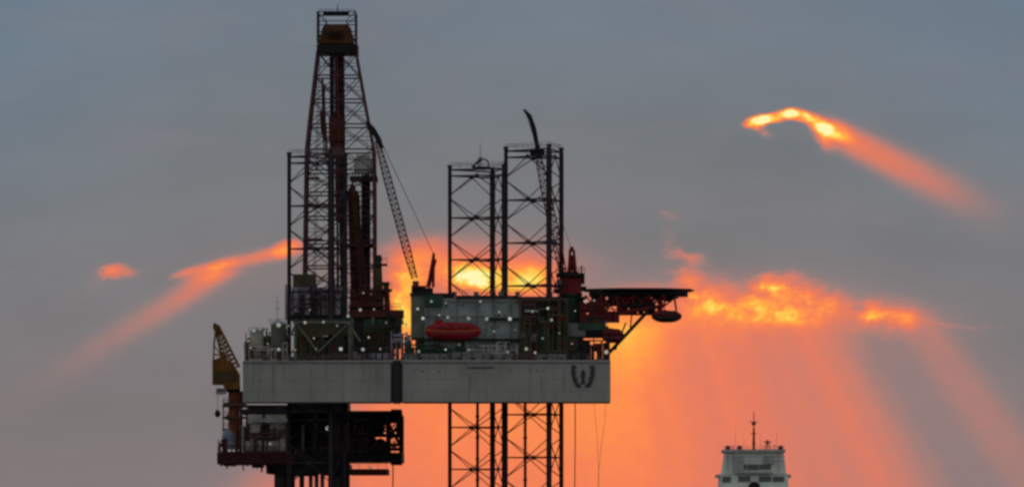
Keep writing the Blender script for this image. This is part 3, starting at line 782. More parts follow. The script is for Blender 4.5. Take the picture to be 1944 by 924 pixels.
ms = MB(); ms.pbox(1178, 1236, 557, 574, 9, 12); ms.pbox(1196, 1230, 574, 590, 9.4, 12); ms.pbox(1240, 1288, 555, 566, 10, 12); ms.pbox(1122, 1150, 558, 572, 7, 10); ms.pbox(1186, 1200, 558, 582, 7, 9); ms.pbox(1222, 1240, 566, 584, 7, 9.5); ms.pbox(1246, 1262, 558, 570, 8, 10); ms.pbox(1154, 1178, 561, 572, 5, 6.5); ms.pbox(1204, 1222, 562, 576, 4.9, 7); ms.pbox(1262, 1276, 560, 572, 6, 7.5); ms.bar(P(1180, 582, 4.4), P(1240, 576, 4.4), .3); ms.bar(P(1238, 590, 4), P(1240, 562, 4), .2); ms.bar(P(1284, 590, 4), P(1280, 562, 4), .2)
build_each(ms, 'fuel_cabinet', 'black', hd)
ac = MB(); ac.pbox(1098, 1150, 612, 626, 3, 8); ac.pbox(1112, 1142, 600, 612, 3.4, 7); ac.build('access_stair_house', 'green', hd)
for px, py, w in ((1112, 572, 1), (1151, 612, 1)): lamp(hd, px, py, 3.4, .4, bool(w))
MB().pbox(1128, 1142, 651, 666, 2.2, 5).build('hose_cabinet', 'red', hd)

mh = thing('machinery_house', 'dark green deckhouse wall behind the pipes beside the right crane', 'deckhouse', (X(1050, 19), 22, DECK))
MB().pbox(988, 1108, 566, 683, 19.5, 26).build('wall', 'darkhouse', mh)
MB().pbox(1108, 1150, 596, 640, 19.5, 25).build('side_room', 'darkhouse', mh)
MB().pbox(984, 1112, 562.5, 566, 19, 26.5).build('roof', 'brown', mh)
k_ = MB()
for px in range(994, 1106, 9): k_.pbox(px, px+4.5, 572 + (px*7) % 23, 590 + (px*7) % 23, 19.2, 19.49)
build_each(k_, 'panel', 'olive', mh)
k_ = MB()
for px in (1000, 1016, 1031, 1044, 1057, 1093, 1104): k_.bar(P(px, 680, 18.9), P(px, 570, 18.9), .16, n=5)
for py in (598, 622, 650): k_.bar(P(990, py, 18.8), P(1106, py, 18.8), .14, n=5)
k_.build('pipework', 'brown', mh)
sh = thing('stern_deckhouse', 'brown low deckhouse behind the two round stern tanks', 'deckhouse', (X(512, 14), 14, DECK))
MB().pbox(482, 546, 641, 683, 12, 16).build('wall', 'brown', sh)
MB().pbox(479, 548, 637, 641, 11.6, 16.4).build('roof', 'palegreen', sh)
k_ = MB()
for px in (488, 500, 508, 524, 535): k_.pbox(px, px+6, 650, 664, 11.9, 11.997)
build_each(k_, 'window', 'black', sh)

# containers on deck at right of the quarters
for i, (px0, px1, py0, py1, y, m, lab) in enumerate(((986, 1012, 668, 683, .6, 'brown', 'low brown box container on deck directly under the brown jacking frame'),
                                    (1076, 1098, 640, 668, 2.2, 'olive', 'olive box container between pipe machinery and winch skid'),
                                    (1078, 1112, 612, 639, 3.2, 'grey', 'grey box container below the dark red crane house'))):
    t = thing('cargo_container', lab, 'container', P((px0+px1)/2, py1, y), 'cargo containers on the rig deck')
    bo = MB().pbox(px0, px1, py0, py1, y, y+2.4).build('body', m, t)
    rb = MB(); n = 9
    for k in range(n): rb.pbox(px0+1+(px1-px0-2)*k/n, px0+1+(px1-px0-2)*(k+.5)/n, py0+1.5, py1-1.5, y-.06, y-.002)
    rb.build('corrugation', m, bo)
    fr = MB()
    for px in (px0, px1): fr.bar(P(px, py0, y), P(px, py1, y), .1, n=4)
    for py in (py0, py1): fr.bar(P(px0, py, y), P(px1, py, y), .1, n=4)
    fr.build('frame', 'dark', t)

# hoses and wires under the hull
for i, (pts, r, lab) in enumerate((([(1092, 766), (1092, 850), (1091, 930), (1090, 1010)], .1, 'straight thin hose hanging below the hull, just right of the right leg'),
                                   ([(1150, 766), (1148, 800), (1141, 850), (1136, 900), (1133, 1010)], .035, 'fine slack wire hanging below the right end of the hull'),
                                   ([(1128, 766), (1134, 830), (1137, 900), (1138, 1010)], .03, 'fine wire bowing right below the emblem end of hull'))):
    mb = MB().path([P(a, b, 3) for a, b in pts], r, 5)
    tag(mb.build('hanging_hose', 'ochre' if i else 'redbrown'), lab, 'hose', 'hoses and wires hanging under the hull')

# ------------------------------------------------------------------ wellhead platform under the derrick
Y0, Y1 = 53.0, 77.0
wp = thing('wellhead_platform', 'dark wellhead platform deck on thick round legs beneath the hull', 'platform', P(590, 1080, 65))
mb = MB(); mb.pbox(412, 560, 858, 880, Y0, Y1); mb.build('lower_deck', 'deckred', wp)
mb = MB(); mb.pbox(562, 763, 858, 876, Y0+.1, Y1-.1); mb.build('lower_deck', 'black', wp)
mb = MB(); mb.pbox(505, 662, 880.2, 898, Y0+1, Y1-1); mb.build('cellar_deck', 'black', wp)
mb = MB(); mb.pbox(662, 735, 889, 900, Y0+1, Y1-3); mb.prism_y([(X(a, Y0), Z(b, Y0)) for a, b in ((500, 880), (506, 880), (530, 900), (522, 902))], Y0+1, Y0+3)
build_each(mb, 'boat_landing', 'redbrown', wp)
mb = MB(); mb.pbox(456, 660, 776, 784, Y0+1, Y1); mb.pbox(660, 762, 784, 790, Y0+1, Y1); mb.build('upper_deck', 'dark', wp)
for px, y in ((533, Y0+3), (645, Y0+3), (548, Y1-4), (652, Y1-4)):
    MB().bar(P(px, 1120, y), P(px, 770, y), 1.25, n=16).build('jacket_leg', 'leg', wp)
mb = MB(); 
for py0, py1 in ((930, 1040),):
    mb.bar(P(533, py0, Y0+3), P(645, py1, Y0+3), .4, n=8); mb.bar(P(645, py0, Y0+3), P(533, py1, Y0+3), .4, n=8); mb.bar(P(533, py1+8, Y0+3), P(645, py1+8, Y0+3), .4, n=8)
mb.build('jacket_brace', 'leg', wp)
for px in (573, 590, 601, 612): MB().bar(P(px, 1120, 64), P(px, 860, 64), .42 if px != 573 else .5, n=10).build('conductor_pipe', 'lightgrey' if px in (590, 612) else 'clad' if px == 601 else 'dark', wp)
MB().bar(P(746, 1120, Y0+.4), P(746, 870, Y0+.4), .13, n=6).build('riser', 'redbrown', wp)
ps = MB()
for px in (458, 500, 545, 600, 655, 700, 735, 760):
    for y in (Y0+.6, Y1-.6): ps.bar(P(px, 858, Y0)+Vector((0, y-Y0, 0)), P(px, 786, Y0)+Vector((0, y-Y0, 0)), .28, n=6)
build_each(ps, 'deck_column', 'dark', wp)
MB().rail([P(413, 858, Y0), P(763, 858, Y0)], 1.1, 1.4, .05).rail([P(505, 880, Y0+.8), P(560, 880, Y0+.8)], 1, 1.4, .05).rail([P(664, 889, Y0+.8), P(735, 889, Y0+.8)], .9, 1.6, .05).build('railing', 'brown', wp)
lamp(wp, 704, 886, Y0+.4, .36); lamp(wp, 622, 812, Y0-.6, .42)

def plat_mod(name, label, cat, px0, px1, py0, py1, y0, y1, m): 
    t = thing(name, label, cat, (X((px0+px1)/2, y0), (y0+y1)/2, Z(py1, y0)))
    MB().pbox(px0, px1, py0, py1, y0, y1).build('wall', m, t); return t
em = plat_mod('equipment_module', 'khaki grey equipment cabin on the platform beside the blue tank', 'cabin', 470, 546, 786, 857.8, Y0+.8, Y0+9, 'module')
MB().pbox(474, 550, 793, 801, Y0+.0, Y0+.79).build('ledge', 'lightgrey', em)
for a, b, c, d in ((494, 506, 806, 830), (528, 540, 806, 826)): MB().pbox(a, b, c, d, Y0+.6, Y0+.797).build('panel', 'grey' if a != 494 else 'dark', em)
mb = MB()
for px, a, r_ in ((472, 804, .16), (489, 826, .1), (509, 804, .2), (518, 818, .12), (543, 804, .13)): mb.bar(P(px, a, Y0+.5), P(px, 857, Y0+.5), r_, n=5)
mb.bar(P(489, 834, Y0+.5), P(520, 834, Y0+.5), .12, n=5); mb.bar(P(509, 816, Y0+.5), P(546, 816, Y0+.5), .1, n=5); mb.build('pipework', 'dark', em)
skid('pump_skid', 'khaki and grey pump skid at the front edge of the platform deck', 'pump skid', 464, 548, 806, 857.6, Y0+.02, Y0+.75, 'module', 'brown', 31, 'machinery skids on the rig deck')
skid('pump_skid', 'rusty pump skid squeezed between the blue tank and ochre crane pedestal', 'pump skid', 446, 468, 790, 857.6, Y0+1.5, Y0+3, 'brown', 'ochre', 37, 'machinery skids on the rig deck')
lamp(em, 513, 842, Y0-.1, .3, True)
dm2 = plat_mod('equipment_module', 'black equipment cabin on the platform behind the left leg', 'cabin', 560, 660, 784.2, 857.6, Y0+5, Y1-4, 'black')
mb = MB()
for px in (566, 578, 596, 610, 630, 648): mb.bar(P(px, 790, Y0+4.6), P(px, 857, Y0+4.6), .3 if px % 4 else .5, n=8)
mb.bar(P(562, 820, Y0+4.5), P(658, 820, Y0+4.5), .25, n=6); mb.bar(P(562, 838, Y0+4.4), P(658, 838, Y0+4.4), .2, n=6)
mb.build('pipework', 'dark', dm2)
MB().bar(P(575, 806, Y0+3.9), P(575, 856, Y0+3.9), .32, n=8).build('vent_pipe', 'grey', dm2)
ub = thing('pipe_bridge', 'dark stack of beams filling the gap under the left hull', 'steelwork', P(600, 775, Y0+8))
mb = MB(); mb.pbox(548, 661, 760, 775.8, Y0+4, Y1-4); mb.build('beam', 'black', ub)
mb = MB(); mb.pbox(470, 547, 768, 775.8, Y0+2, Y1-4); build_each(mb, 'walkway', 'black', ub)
# dense manifold at right: pipes, wheels, braces with see-through gaps
dr = MB()
for px, L in ((420, 884), (431, 889), (447, 885), (462, 893), (470, 884), (488, 890), (497, 896)): dr.bar(P(px, 879, Y0+.6), P(px, L, Y0+.6), random.uniform(.1, .25), n=5)
build_each(dr, 'drain_pipe', 'dark', wp)
dr = MB()
for a, b, c in ((425, 445, 884), (478, 500, 887), (560, 600, 903), (612, 640, 902), (742, 763, 882)): dr.pbox(a, b, 876, c, Y0+1.2, Y0+5)
build_each(dr, 'pipe_tray', 'black', wp)
G2 = 'machinery skids on the platform'
skid('valve_skid', 'small grey and red valve skid at the outermost left end of the platform', 'valve skid', 414, 432, 828, 857.6, Y0+.1, Y0+1.2, 'grey', 'deckred', 41, G2)
skid('valve_skid', 'black valve skid low on the platform right of the left leg', 'valve skid', 664, 700, 826, 857.6, Y0-.1, Y0+.45, 'dark', 'brown', 43, G2)
G3 = 'machinery skids around the drill floor'
skid('mud_manifold', 'dark green mud manifold on the wall below the red-brown drill floor edge', 'manifold', 664, 760, 604, 662, 44.6, 45.4, 'darkhouse', 'olive', 47, G3)
skid('mud_manifold', 'grey machinery and pipes in front of the drill floor cladding, behind left leg', 'manifold', 548, 656, 540, 600, 53.5, 54.6, 'clad', 'dark', 53, G3)
skid('mud_manifold', 'rusty pipework on the drill floor at the foot of the leaning column', 'manifold', 664, 736, 540, 588, 49, 51, 'conveyor', 'redbrown', 59, G3)
skid('mud_manifold', 'olive machinery in the left leg jacking frame behind the V braces', 'manifold', 564, 662, 622, 680, 3.2, 4.3, 'darkhouse', 'olive', 61, G3)
G4 = 'pipe skids along the deck edge'
skid('pipe_skid', 'grey pipe skid on the lower front of the quarters, right of lifeboat', 'pipe skid', 886, 984, 648, 684, 1.75, 2.6, 'grey', 'lightgrey', 67, G4)
skid('pipe_skid', 'dark red pipe skid under the helideck beside the crane pedestal', 'pipe skid', 1100, 1176, 566, 612, 2.9, 4.0, 'darkred', 'redbrown', 71, G4)
skid('pipe_skid', 'pale green pipe skid between the two stern tanks', 'pipe skid', 466, 548, 622, 684, 8.9, 10.5, 'brown', 'palegreen', 73, G4)
skid('pipe_skid', 'brown pipe skid across the front of the brown jacking frame', 'pipe skid', 988, 1024, 600, 668, .9, 1.8, 'brown', 'olive', 79, G4)
t = thing('stair_tower', 'rusty stair tower between the ochre crane pedestal and the hull corner', 'stair tower', P(456, 858, Y0+6))
k_ = MB()
for px in (424, 440, 456, 468):
    k_.bar(P(px, 858, Y0+6), P(px, 768, Y0+6), .16, n=4)
for i, py in enumerate((858, 836, 814, 792, 770)):
    k_.bar(P(424, py, Y0+6), P(468, py, Y0+6), .22, n=4)
    if i < 4: k_.bar(P(426 if i % 2 else 466, py, Y0+6), P(466 if i % 2 else 426, py-22, Y0+6), .2, n=4)
k_.build('frame', 'brown', t)
k_ = MB()
for py in (836, 814, 792, 770): k_.pbox(422, 470, py-1, py+2, Y0+6.2, Y0+9)
build_each(k_, 'landing', 'deckred', t)
k_ = MB()
for py in (836, 814, 792, 770): k_.rail([P(423, py-1, Y0+6.1), P(469, py-1, Y0+6.1)], 1.0, .9, .06)
k_.build('railing', 'ochre', t)
k_ = MB(); k_.pbox(440, 466, 742, 768, Y0+6.4, Y0+9); k_.build('top_cabin', 'brown', t)
skid('pipe_skid', 'dark red pipe skid hanging in the truss beneath the helideck middle', 'pipe skid', 1176, 1262, 555, 598, 5.6, 6.6, 'black', 'darkred', 83, G4)
skid('pipe_skid', 'dark pipe skid closing the gap between drill floor wall and quarters', 'pipe skid', 742, 782, 618, 684, 3.2, 6, 'darkhouse', 'clad', 89, G4)
mf = thing('pipe_manifold', 'tangle of dark pipes and round wheels at the right end of the platform', 'manifold', P(712, 858, Y0+2))
fr = MB()
for px in (664, 700, 738, 761): fr.bar(P(px, 858, Y0+.5), P(px, 779, Y0+.5), .34, n=6)
for py in (784, 800, 826, 852): fr.bar(P(662, py, Y0+.5), P(763, py, Y0+.5), .34 if py != 784 else .5, n=6)
fr.bar(P(738, 802, Y0+.5), P(762, 852, Y0+.5), .28); fr.bar(P(762, 802, Y0+.5), P(738, 828, Y0+.5), .28); fr.bar(P(700, 826, Y0+.5), P(738, 852, Y0+.5), .3)
fr.build('frame', 'black', mf)
vs = MB()
for px, py, r in ((683, 846, 1.5), (683, 812, 1.2), (717, 812, 1.3), (722, 842, 1.1)): vs.bar(P(px, py, Y0+2), P(px, py, Y0+2)+Vector((0, 6, 0)), r, n=14)
vs.pbox(706, 734, 844, 857.7, Y0+4, Y0+8); vs.pbox(738, 763, 782, 798, Y0+4, Y0+8); vs.pbox(752, 763, 798, 830, Y0+4, Y0+6); vs.pbox(664, 728, 806, 826, Y0+4, Y0+9); vs.pbox(664, 712, 828, 857.7, Y0+4.2, Y0+9); vs.pbox(666, 736, 781, 806, Y0+4.4, Y0+9)
build_each(vs, 'vessel', 'dark', mf)
for px, py, d, r1, r2 in ((683, 846, -.2, 1.35, .2), (748, 838, .2, .9, .2), (722, 842, .2, .9, .16), (734, 812, .2, .7, .16), (750, 812, .2, .6, .16)):
    c = P(px, py, Y0+d); wl = MB().torus(c, r1, r2)
    for a in range(6): wl.bar(c, c+Vector((r1*math.cos(a*1.047), 0, r1*math.sin(a*1.047))), .07, n=4)
    wl.bar(c, c + Vector((0, 1.2, 0)), .16); wl.build('hand_wheel', 'dark', mf)
pp = MB(); rnd = random.Random(4)
for k in range(34):
    a, b = rnd.uniform(666, 760), rnd.uniform(782, 850)
    if rnd.random() < .5: pp.bar(P(a, b, Y0+1), P(a, min(857, b+rnd.uniform(10, 40)), Y0+1), rnd.uniform(.12, .25))
    else: pp.bar(P(a, b, Y0+1), P(min(763, a+rnd.uniform(10, 40)), b, Y0+1), rnd.uniform(.12, .25))
pp.build('pipework', 'brown', mf)
tk = MB(); tk.pbox(690, 706, 779, 783.4, Y0+1, Y0+4); tk.pbox(742, 762, 776, 783.4, Y0+1, Y0+3); build_each(tk, 'vent_cover', 'dark', mf)

# blue grey tank + lattice frame left
bt = thing('water_tank', 'blue-grey round tank at the left end of the platform', 'tank', P(438, 858, Y0+4))
c = P(438, 858, Y0+4); r = 17*S*1.05
MB().lathe(c, [(r, .6), (r, 3.2), (r*.9, 3.9), (r*.5, 4.4), (r*.1, 4.55)], 20).build('shell', 'tankblue', bt)
MB().lathe(c, [(r*1.02, 1.5), (r*1.06, 1.52), (r*1.06, 1.85), (r*1.02, 1.87)], 20).build('band', 'lightgrey', bt)
mb = MB()
for a in (45, 135, 225, 315): mb.bar(c + Vector((r*.8*math.cos(R(a)), r*.8*math.sin(R(a)), 0)), c + Vector((r*.8*math.cos(R(a)), r*.8*math.sin(R(a)), .7)), .14)
mb.build('foot', 'dark', bt)
MB().bar(P(461, 858, Y0+.4), P(461, 806, Y0+.4), .2).build('overflow_pipe', 'lightgrey', bt)

# ------------------------------------------------------------------ ochre platform crane
pc = thing('platform_crane', 'rusty ochre pedestal crane standing left of the hull on the platform', 'crane', P(443, 858, Y0+12))
yk = Y0+4
mb = MB(); mb.bar(P(444, 822, yk), P(444, 742, yk), 1.05, n=14); mb.bar(P(444, 822, yk), P(444, 815, yk), 1.5, n=14); mb.build('pedestal', 'ochre', pc)
mb = MB(); mb.bar(P(443, 744, yk), P(443, 733, yk), 1.35, n=14); mb.build('slew_ring', 'black', pc)
mb = MB()
mb.prism_y([(X(a, yk), Z(b, yk)) for a, b in ((404, 730), (404, 684), (424, 676), (444, 692), (455, 710), (455, 738), (428, 739), (424, 730))], yk-1.8, yk+1.8)
mh = mb.build('machinery_house', 'yellow', pc)
lv = MB()
for k in range(6): lv.pbox(408+k*7, 413+k*7, 704, 724, yk-1.87, yk-1.803)
build_each(lv, 'louvre', 'olive', mh)
af = MB()
for y in (yk-1.3, yk+1.3):
    af.bar(P(405, 696, y), P(406, 655, y), .17, n=5); af.bar(P(406, 655, y), P(410, 618, y), .2, .14, n=5)
    af.bar(P(405, 672, y), P(437, 676, y), .16, n=5); af.bar(P(406, 655, y), P(432, 690, y), .12, n=5); af.bar(P(404, 690, y), P(428, 668, y), .12, n=5)
af.bar(P(406, 655, yk-1.3), P(406, 655, yk+1.3), .12, n=5)
af.build('gantry', 'yellow', pc)
lattice(P(441, 700, yk), P(411, 619, yk), 2.7, .8, 10, .25, .15).build('boom', 'yellow', pc)
mb = MB(); mb.prism_y([(X(a, yk), Z(b, yk)) for a, b in ((404, 622), (406, 612), (414, 616), (421, 634), (415, 637), (408, 630))], yk-.4, yk+.4); mb.build('boom_tip', 'black', pc)
mb = MB().pbox(410, 428, 736, 748, yk-1.6, yk+.3); cab = mb.build('cab', 'lightgrey', pc); MB().pbox(412, 426, 738, 743, yk-1.67, yk-1.603).build('window', 'glass', cab)
mb = MB(); mb.pbox(424, 466, 764, 771, yk-1.5, yk+1.6); mb.pbox(428, 464, 790, 794, yk-1.4, yk+1.5); build_each(mb, 'platform', 'brown', pc)
MB().rail([P(424, 764, yk-1.5), P(458, 764, yk-1.5)], 1.1, 1, .06).build('railing', 'ochre', pc)
mb = MB().bar(P(413, 736, yk-.5), P(413, 779, yk-.5), .05, n=4); mb.build('hoist_cable', 'dark', pc)
mb = MB().lathe(P(413, 784, yk-.5), [(.15, -.75), (.5, -.45), (.55, .1), (.35, .5), (.12, .7)], 12); mb.build('hook_block', 'black', pc)

# ------------------------------------------------------------------ supply ship
ys = -80.0
xs = X(1431, ys)
sp = thing('supply_ship', 'pale superstructure of a supply ship with dark windows and a thin mast', 'ship', (xs, ys, 0))
# hull: lofted, bow towards the camera
sec = []
for t in [0, .06, .14, .25, .4, .7, 1.0]:
    yy = ys - 26 + 72*t; w = 7.6 * (1 - (1-min(1, t/.4))**2.2)**.8 + .15; top = 7.2 + 3.2*max(0, 1-t/.3)
    sec.append([(xs-w, yy, top), (xs-w*.96, yy+.5, 2.5), (xs-w*.7, yy+1.5, -2), (xs, yy+2, -3.5), (xs+w*.7, yy+1.5, -2), (xs+w*.96, yy+.5, 2.5), (xs+w, yy, top)])
mb = MB(); n = 7; fs = []
for k in range(len(sec)-1):
    for i in range(n-1): fs.append((k*n+i, k*n+i+1, (k+1)*n+i+1, (k+1)*n+i))
    fs.append((k*n+n-1, k*n, (k+1)*n, (k+1)*n+n-1))
fs += [tuple(range(n)), tuple(range((len(sec)-1)*n, len(sec)*n))]
mb.add([v for s in sec for v in s], fs); mb.build('hull', 'shiphull', sp)
def sb(mb, px0, px1, py0, py1, y0, y1): return mb.pbox(px0, px1, py0, py1, ys+y0, ys+y1)
mb = MB(); mb.box(xs-6.2, xs+6.2, ys-4, ys+14, 7, 11); mb.box(xs-5.8, xs+5.8, ys-3, ys+12, 11, Z(925, ys)-.003); mb.build('superstructure', 'shipwhite', sp)
wh = MB()
wh.prism_y([(X(a, ys), Z(b, ys)) for a, b in ((1367, 925), (1368, 898), (1495, 898), (1496, 925))], ys-1.5, ys+10)
wh.prism_y([(X(a, ys), Z(b, ys)) for a, b in ((1372, 897.9), (1378, 858), (1487, 858), (1492, 897.9))], ys-1, ys+9)
wh.build('wheelhouse', 'shipwhite', sp)
mb = MB(); sb(mb, 1374, 1491, 852, 858, -1.6, 10); mb.build('roof', 'lightgrey', sp)
mb = MB(); sb(mb, 1396, 1466, 894, 898, -2.2, -1.0); sb(mb, 1394, 1412, 864, 894, -1.3, -1.0); sb(mb, 1450, 1470, 864, 880, -1.3, -1.0); mb.build('visor', 'lightgrey', sp)
for a, b, c, d, y in ((1397, 1417, 881, 890, -1.0), (1419, 1440, 881, 891, -1.0), (1442, 1463, 881, 890, -1.0), (1372, 1387, 904, 914, -1.5), (1402, 1424, 903, 913, -1.5), (1441, 1464, 903, 913, -1.5), (1468, 1488, 904, 913, -1.5)):
    f = MB(); sb(f, a-1, b+1, c-1, d+1, y-.1, y-.003); fo = f.build('window', 'lightgrey', sp)
    g = MB(); sb(g, a, b, c, d, y-.15, y-.104); g.build('pane', 'shipglass', fo)
mb = MB()
for py in (866, 874, 899.5): mb.bar(P(1374, py, ys-1.56), P(1490, py, ys-1.56), .035, n=4)
for px in (1382, 1392, 1478): mb.bar(P(px, 897, ys-1.3), P(px, 858, ys-1.2), .05, n=4)
mb.build('handrail', 'grey', sp)
mb = MB().pbox(1360, 1372, 900, 906, ys+0, ys+6); mb.pbox(1492, 1502, 900, 906, ys+0, ys+6); build_each(mb, 'bridge_wing', 'lightgrey', sp)
mb = MB().lathe(P(1432, 934, ys-2.6), [(.85, -1.0), (1.0, .6), (.9, 1.2), (.6, 1.65), (.15, 1.8)], 14); mb.build('searchlight', 'black', sp)
mb = MB(); sb(mb, 1418, 1446, 934, 940, -4.2, -1.5); mb.build('bridge_platform', 'lightgrey', sp)
ma = MB().bar(P(1431, 853, ys), P(1431, 812, ys), .26, .17, n=6); ma.bar(P(1431, 812, ys), P(1431, 780, ys), .12, .05, n=5)
mo = ma.build('mast', 'redbrown', sp)
mb = MB()
mb.bar(P(1422, 800, ys), P(1440, 800, ys), .07, n=4); mb.bar(P(1425, 822, ys), P(1437, 822, ys), .08, n=4); mb.bar(P(1427, 840, ys), P(1435, 840, ys), .07, n=4); mb.pbox(1427, 1435, 801, 806, ys-.3, ys+.3)
mb.build('cross_arm', 'redbrown', mo)
mb = MB()
for px, py in ((1382, 848), (1404, 848), (1482, 848)): mb.lathe(P(px, py+3, ys), [(.2, -.3), (.42, 0), (.42, .35), (.15, .55)], 10)
mb.bar(P(1391, 852, ys), P(1391, 845, ys), .1); mb.bar(P(1470, 852, ys), P(1470, 843, ys), .06)
mb.build('navigation_light', 'darkred', sp)
mb = MB(); mb.bar(P(1452, 852, ys), P(1457, 834, ys), .09); mb.bar(P(1463, 852, ys), P(1457, 834, ys), .09); mb.bar(P(1457, 852, ys+1), P(1457, 834, ys), .09); mb.bar(P(1450, 838, ys), P(1464, 838, ys), .14, n=4); mb.build('radar', 'brown', sp)
MB().rail([P(1376, 852, ys-1.5), P(1490, 852, ys-1.5)], .55, 1.2, .03).build('railing', 'lightgrey', sp)
for px, h in ((1396, 800), (1412, 826), (1444, 822), (1474, 818)): 
    MB().bar(P(px, 852, ys+1), P(px, h, ys+1), .035, .02, n=4).build('whip_antenna', 'rail', sp)

# ------------------------------------------------------------------ light
SUN_EL, SUN_AZ = 2.6, -0.4
sun = bpy.data.lights.new('sun', 'SUN'); so = bpy.data.objects.new('sun', sun); COL.objects.link(so)
sun.energy = 0.5; sun.angle = R(4); sun.color = (1.0, 0.62, 0.36)
so.rotation_euler = (R(-(90 - SUN_EL)), 0, R(-SUN_AZ)); so.location = (0, 300, 120)

# ------------------------------------------------------------------ sky (world): clear-air sky seen through a dusk cloud sheet with lit edges and crepuscular rays
wd = bpy.data.worlds.new('World'); scene.world = wd; wd.use_nodes = True
nt = wd.node_tree; nt.nodes.clear()
class E:
    def __init__(s, v): s.v = v
    def __add__(a, b): return mth('ADD', a, b)
    __radd__ = __add__
    def __sub__(a, b): return mth('SUBTRACT', a, b)
    def __rsub__(a, b): return mth('SUBTRACT', b, a)
    def __mul__(a, b): return mth('MULTIPLY', a, b)
    __rmul__ = __mul__
    def __truediv__(a, b): return mth('DIVIDE', a, b)
    def __rtruediv__(a, b): return mth('DIVIDE', b, a)
    def __neg__(a): return mth('MULTIPLY', a, -1.0)
def _in(sock, v):
    if isinstance(v, E): nt.links.new(v.v, sock)
    else: sock.default_value = v
def mth(op, *args, clamp=False):
    n = nt.nodes.new('ShaderNodeMath'); n.operation = op; n.use_clamp = clamp
    for i, a in enumerate(args): _in(n.inputs[i], a)
    return E(n.outputs[0])
def exp(a): return mth('EXPONENT', a)
def mx(a, b): return mth('MAXIMUM', a, b)
def mn(a, b): return mth('MINIMUM', a, b)
def sat(a): return mth('ADD', a, 0.0, clamp=True)
def sstep(e0, e1, x):
    n = nt.nodes.new('ShaderNodeMapRange'); n.interpolation_type = 'SMOOTHSTEP'
    _in(n.inputs['Value'], x); n.inputs['From Min'].default_value = e0; n.inputs['From Max'].default_value = e1
    n.inputs['To Min'].default_value = 0; n.inputs['To Max'].default_value = 1
    return E(n.outputs['Result'])
def curve(x, pts, lo, hi, interp='LINEAR'):
    """1-D function of x through pts (values 0..1)"""
    n = nt.nodes.new('ShaderNodeValToRGB'); r = n.color_ramp; r.interpolation = interp
    while len(r.elements) < len(pts): r.elements.new(0.5)
    for e, (p, v) in zip(r.elements, sorted(pts)):
        e.position = (p - lo) / (hi - lo); e.color = (v, v, v, 1)
    _in(n.inputs[0], (x - lo) / (hi - lo)); s = nt.nodes.new('ShaderNodeSeparateColor'); nt.links.new(n.outputs['Color'], s.inputs[0])
    return E(s.outputs[0])
def noise(vx, vy, sx, sy, detail=4, seed=0.0, rough=0.55):
    c = nt.nodes.new('ShaderNodeCombineXYZ'); _in(c.inputs[0], vx / sx); _in(c.inputs[1], vy / sy); c.inputs[2].default_value = seed
    n = nt.nodes.new('ShaderNodeTexNoise'); n.inputs['Scale'].default_value = 1; n.inputs['Detail'].default_value = detail; n.inputs['Roughness'].default_value = rough
    nt.links.new(c.outputs[0], n.inputs['Vector']); return E(n.outputs['Fac']) - 0.5
def lin(c): 
    c = c / 255
    return c/12.92 if c <= .04045 else ((c+.055)/1.055)**2.4
def rgb(*c): return (*[lin(x) for x in c], 1)
def mixc(f, a, b):
    n = nt.nodes.new('ShaderNodeMix'); n.data_type = 'RGBA'; n.clamp_factor = True
    _in(n.inputs['Factor'], f)
    for k, v in (('A', a), ('B', b)):
        if isinstance(v, tuple): n.inputs[k].default_value = v
        else: nt.links.new(v.v, n.inputs[k])
    return E(n.outputs['Result'])

tc = nt.nodes.new('ShaderNodeTexCoord'); sx = nt.nodes.new('ShaderNodeSeparateXYZ'); nt.links.new(tc.outputs['Generated'], sx.inputs[0])
dx, dy, dz = (E(sx.outputs[i]) for i in range(3))
# sky bearing u and height v, counted in units of 0.0054 degrees from a point 972 left of north and 1000 above the horizon
yy = mx(dy, 0.04)
U = dx / yy * (D0 / S) + 972.0
V = 1000.0 - dz / yy * (D0 / S)
front = sstep(0.05, 0.35, dy)
n1 = noise(U, V, 130, 75, 4, 1.0); n2 = noise(U, V, 130, 75, 4, 7.3); n3 = noise(U, V, 40, 27, 5, 3.1, .62); n4 = noise(U, V, 40, 27, 5, 11.7, .62)
n5 = noise(U, V, 15, 11, 3, 4.4)
wx = n1 * 54 + n3 * 30 + n5 * 9; wy = n2 * 40 + n4 * 30 - n5 * 9
def blob(cx, cy, rx, ry, amp, ang=0.0, wf=1.0, hard=False):
    x, y = ((U, V) if wf is True or wf == 0 else (U + wx * wf, V + wy * wf))
    x = x - cx; y = y - cy
    if ang:
        c, s = math.cos(R(ang)), math.sin(R(ang)); x, y = x*c + y*s, y*c - x*s
    x = x / rx; y = y / ry
    q = x*x + y*y
    return exp(-(q*q)) * amp if hard else exp(-q) * amp
def beam(p, q, w0, w1, amp, head=0.04, fade=1.5, warp=0.35):
    L = math.hypot(q[0]-p[0], q[1]-p[1]); ux, uy = (q[0]-p[0])/L, (q[1]-p[1])/L
    x = U + n1*46*warp - p[0]; y = V + n2*34*warp - p[1]
    a = (x*ux + y*uy) / L; b = y*ux - x*uy
    w = w0 + sat(a) * (w1-w0)
    b = b / w
    f = mth('POWER', sat(1.0 - a), fade) * sstep(-head, head, a)
    return exp(-(b*b)) * f * amp

I = blob(902, 526, 56, 26, .80, 0, .8) * (1.0 + n5 * 1.6 + n3 * .8)                 # bright gap behind the legs
I = I + blob(1010, 528, 42, 28, .62, 0, .6) + blob(775, 545, 34, 60, .48) * (1.0 + n3 * 1.6 + n5 * .8) + blob(766, 600, 18, 46, .30) + blob(975, 548, 70, 16, .25)
I = I + blob(815, 486, 46, 30, .26)
I = I + blob(910, 520, 190, 55, .30, 0, True)
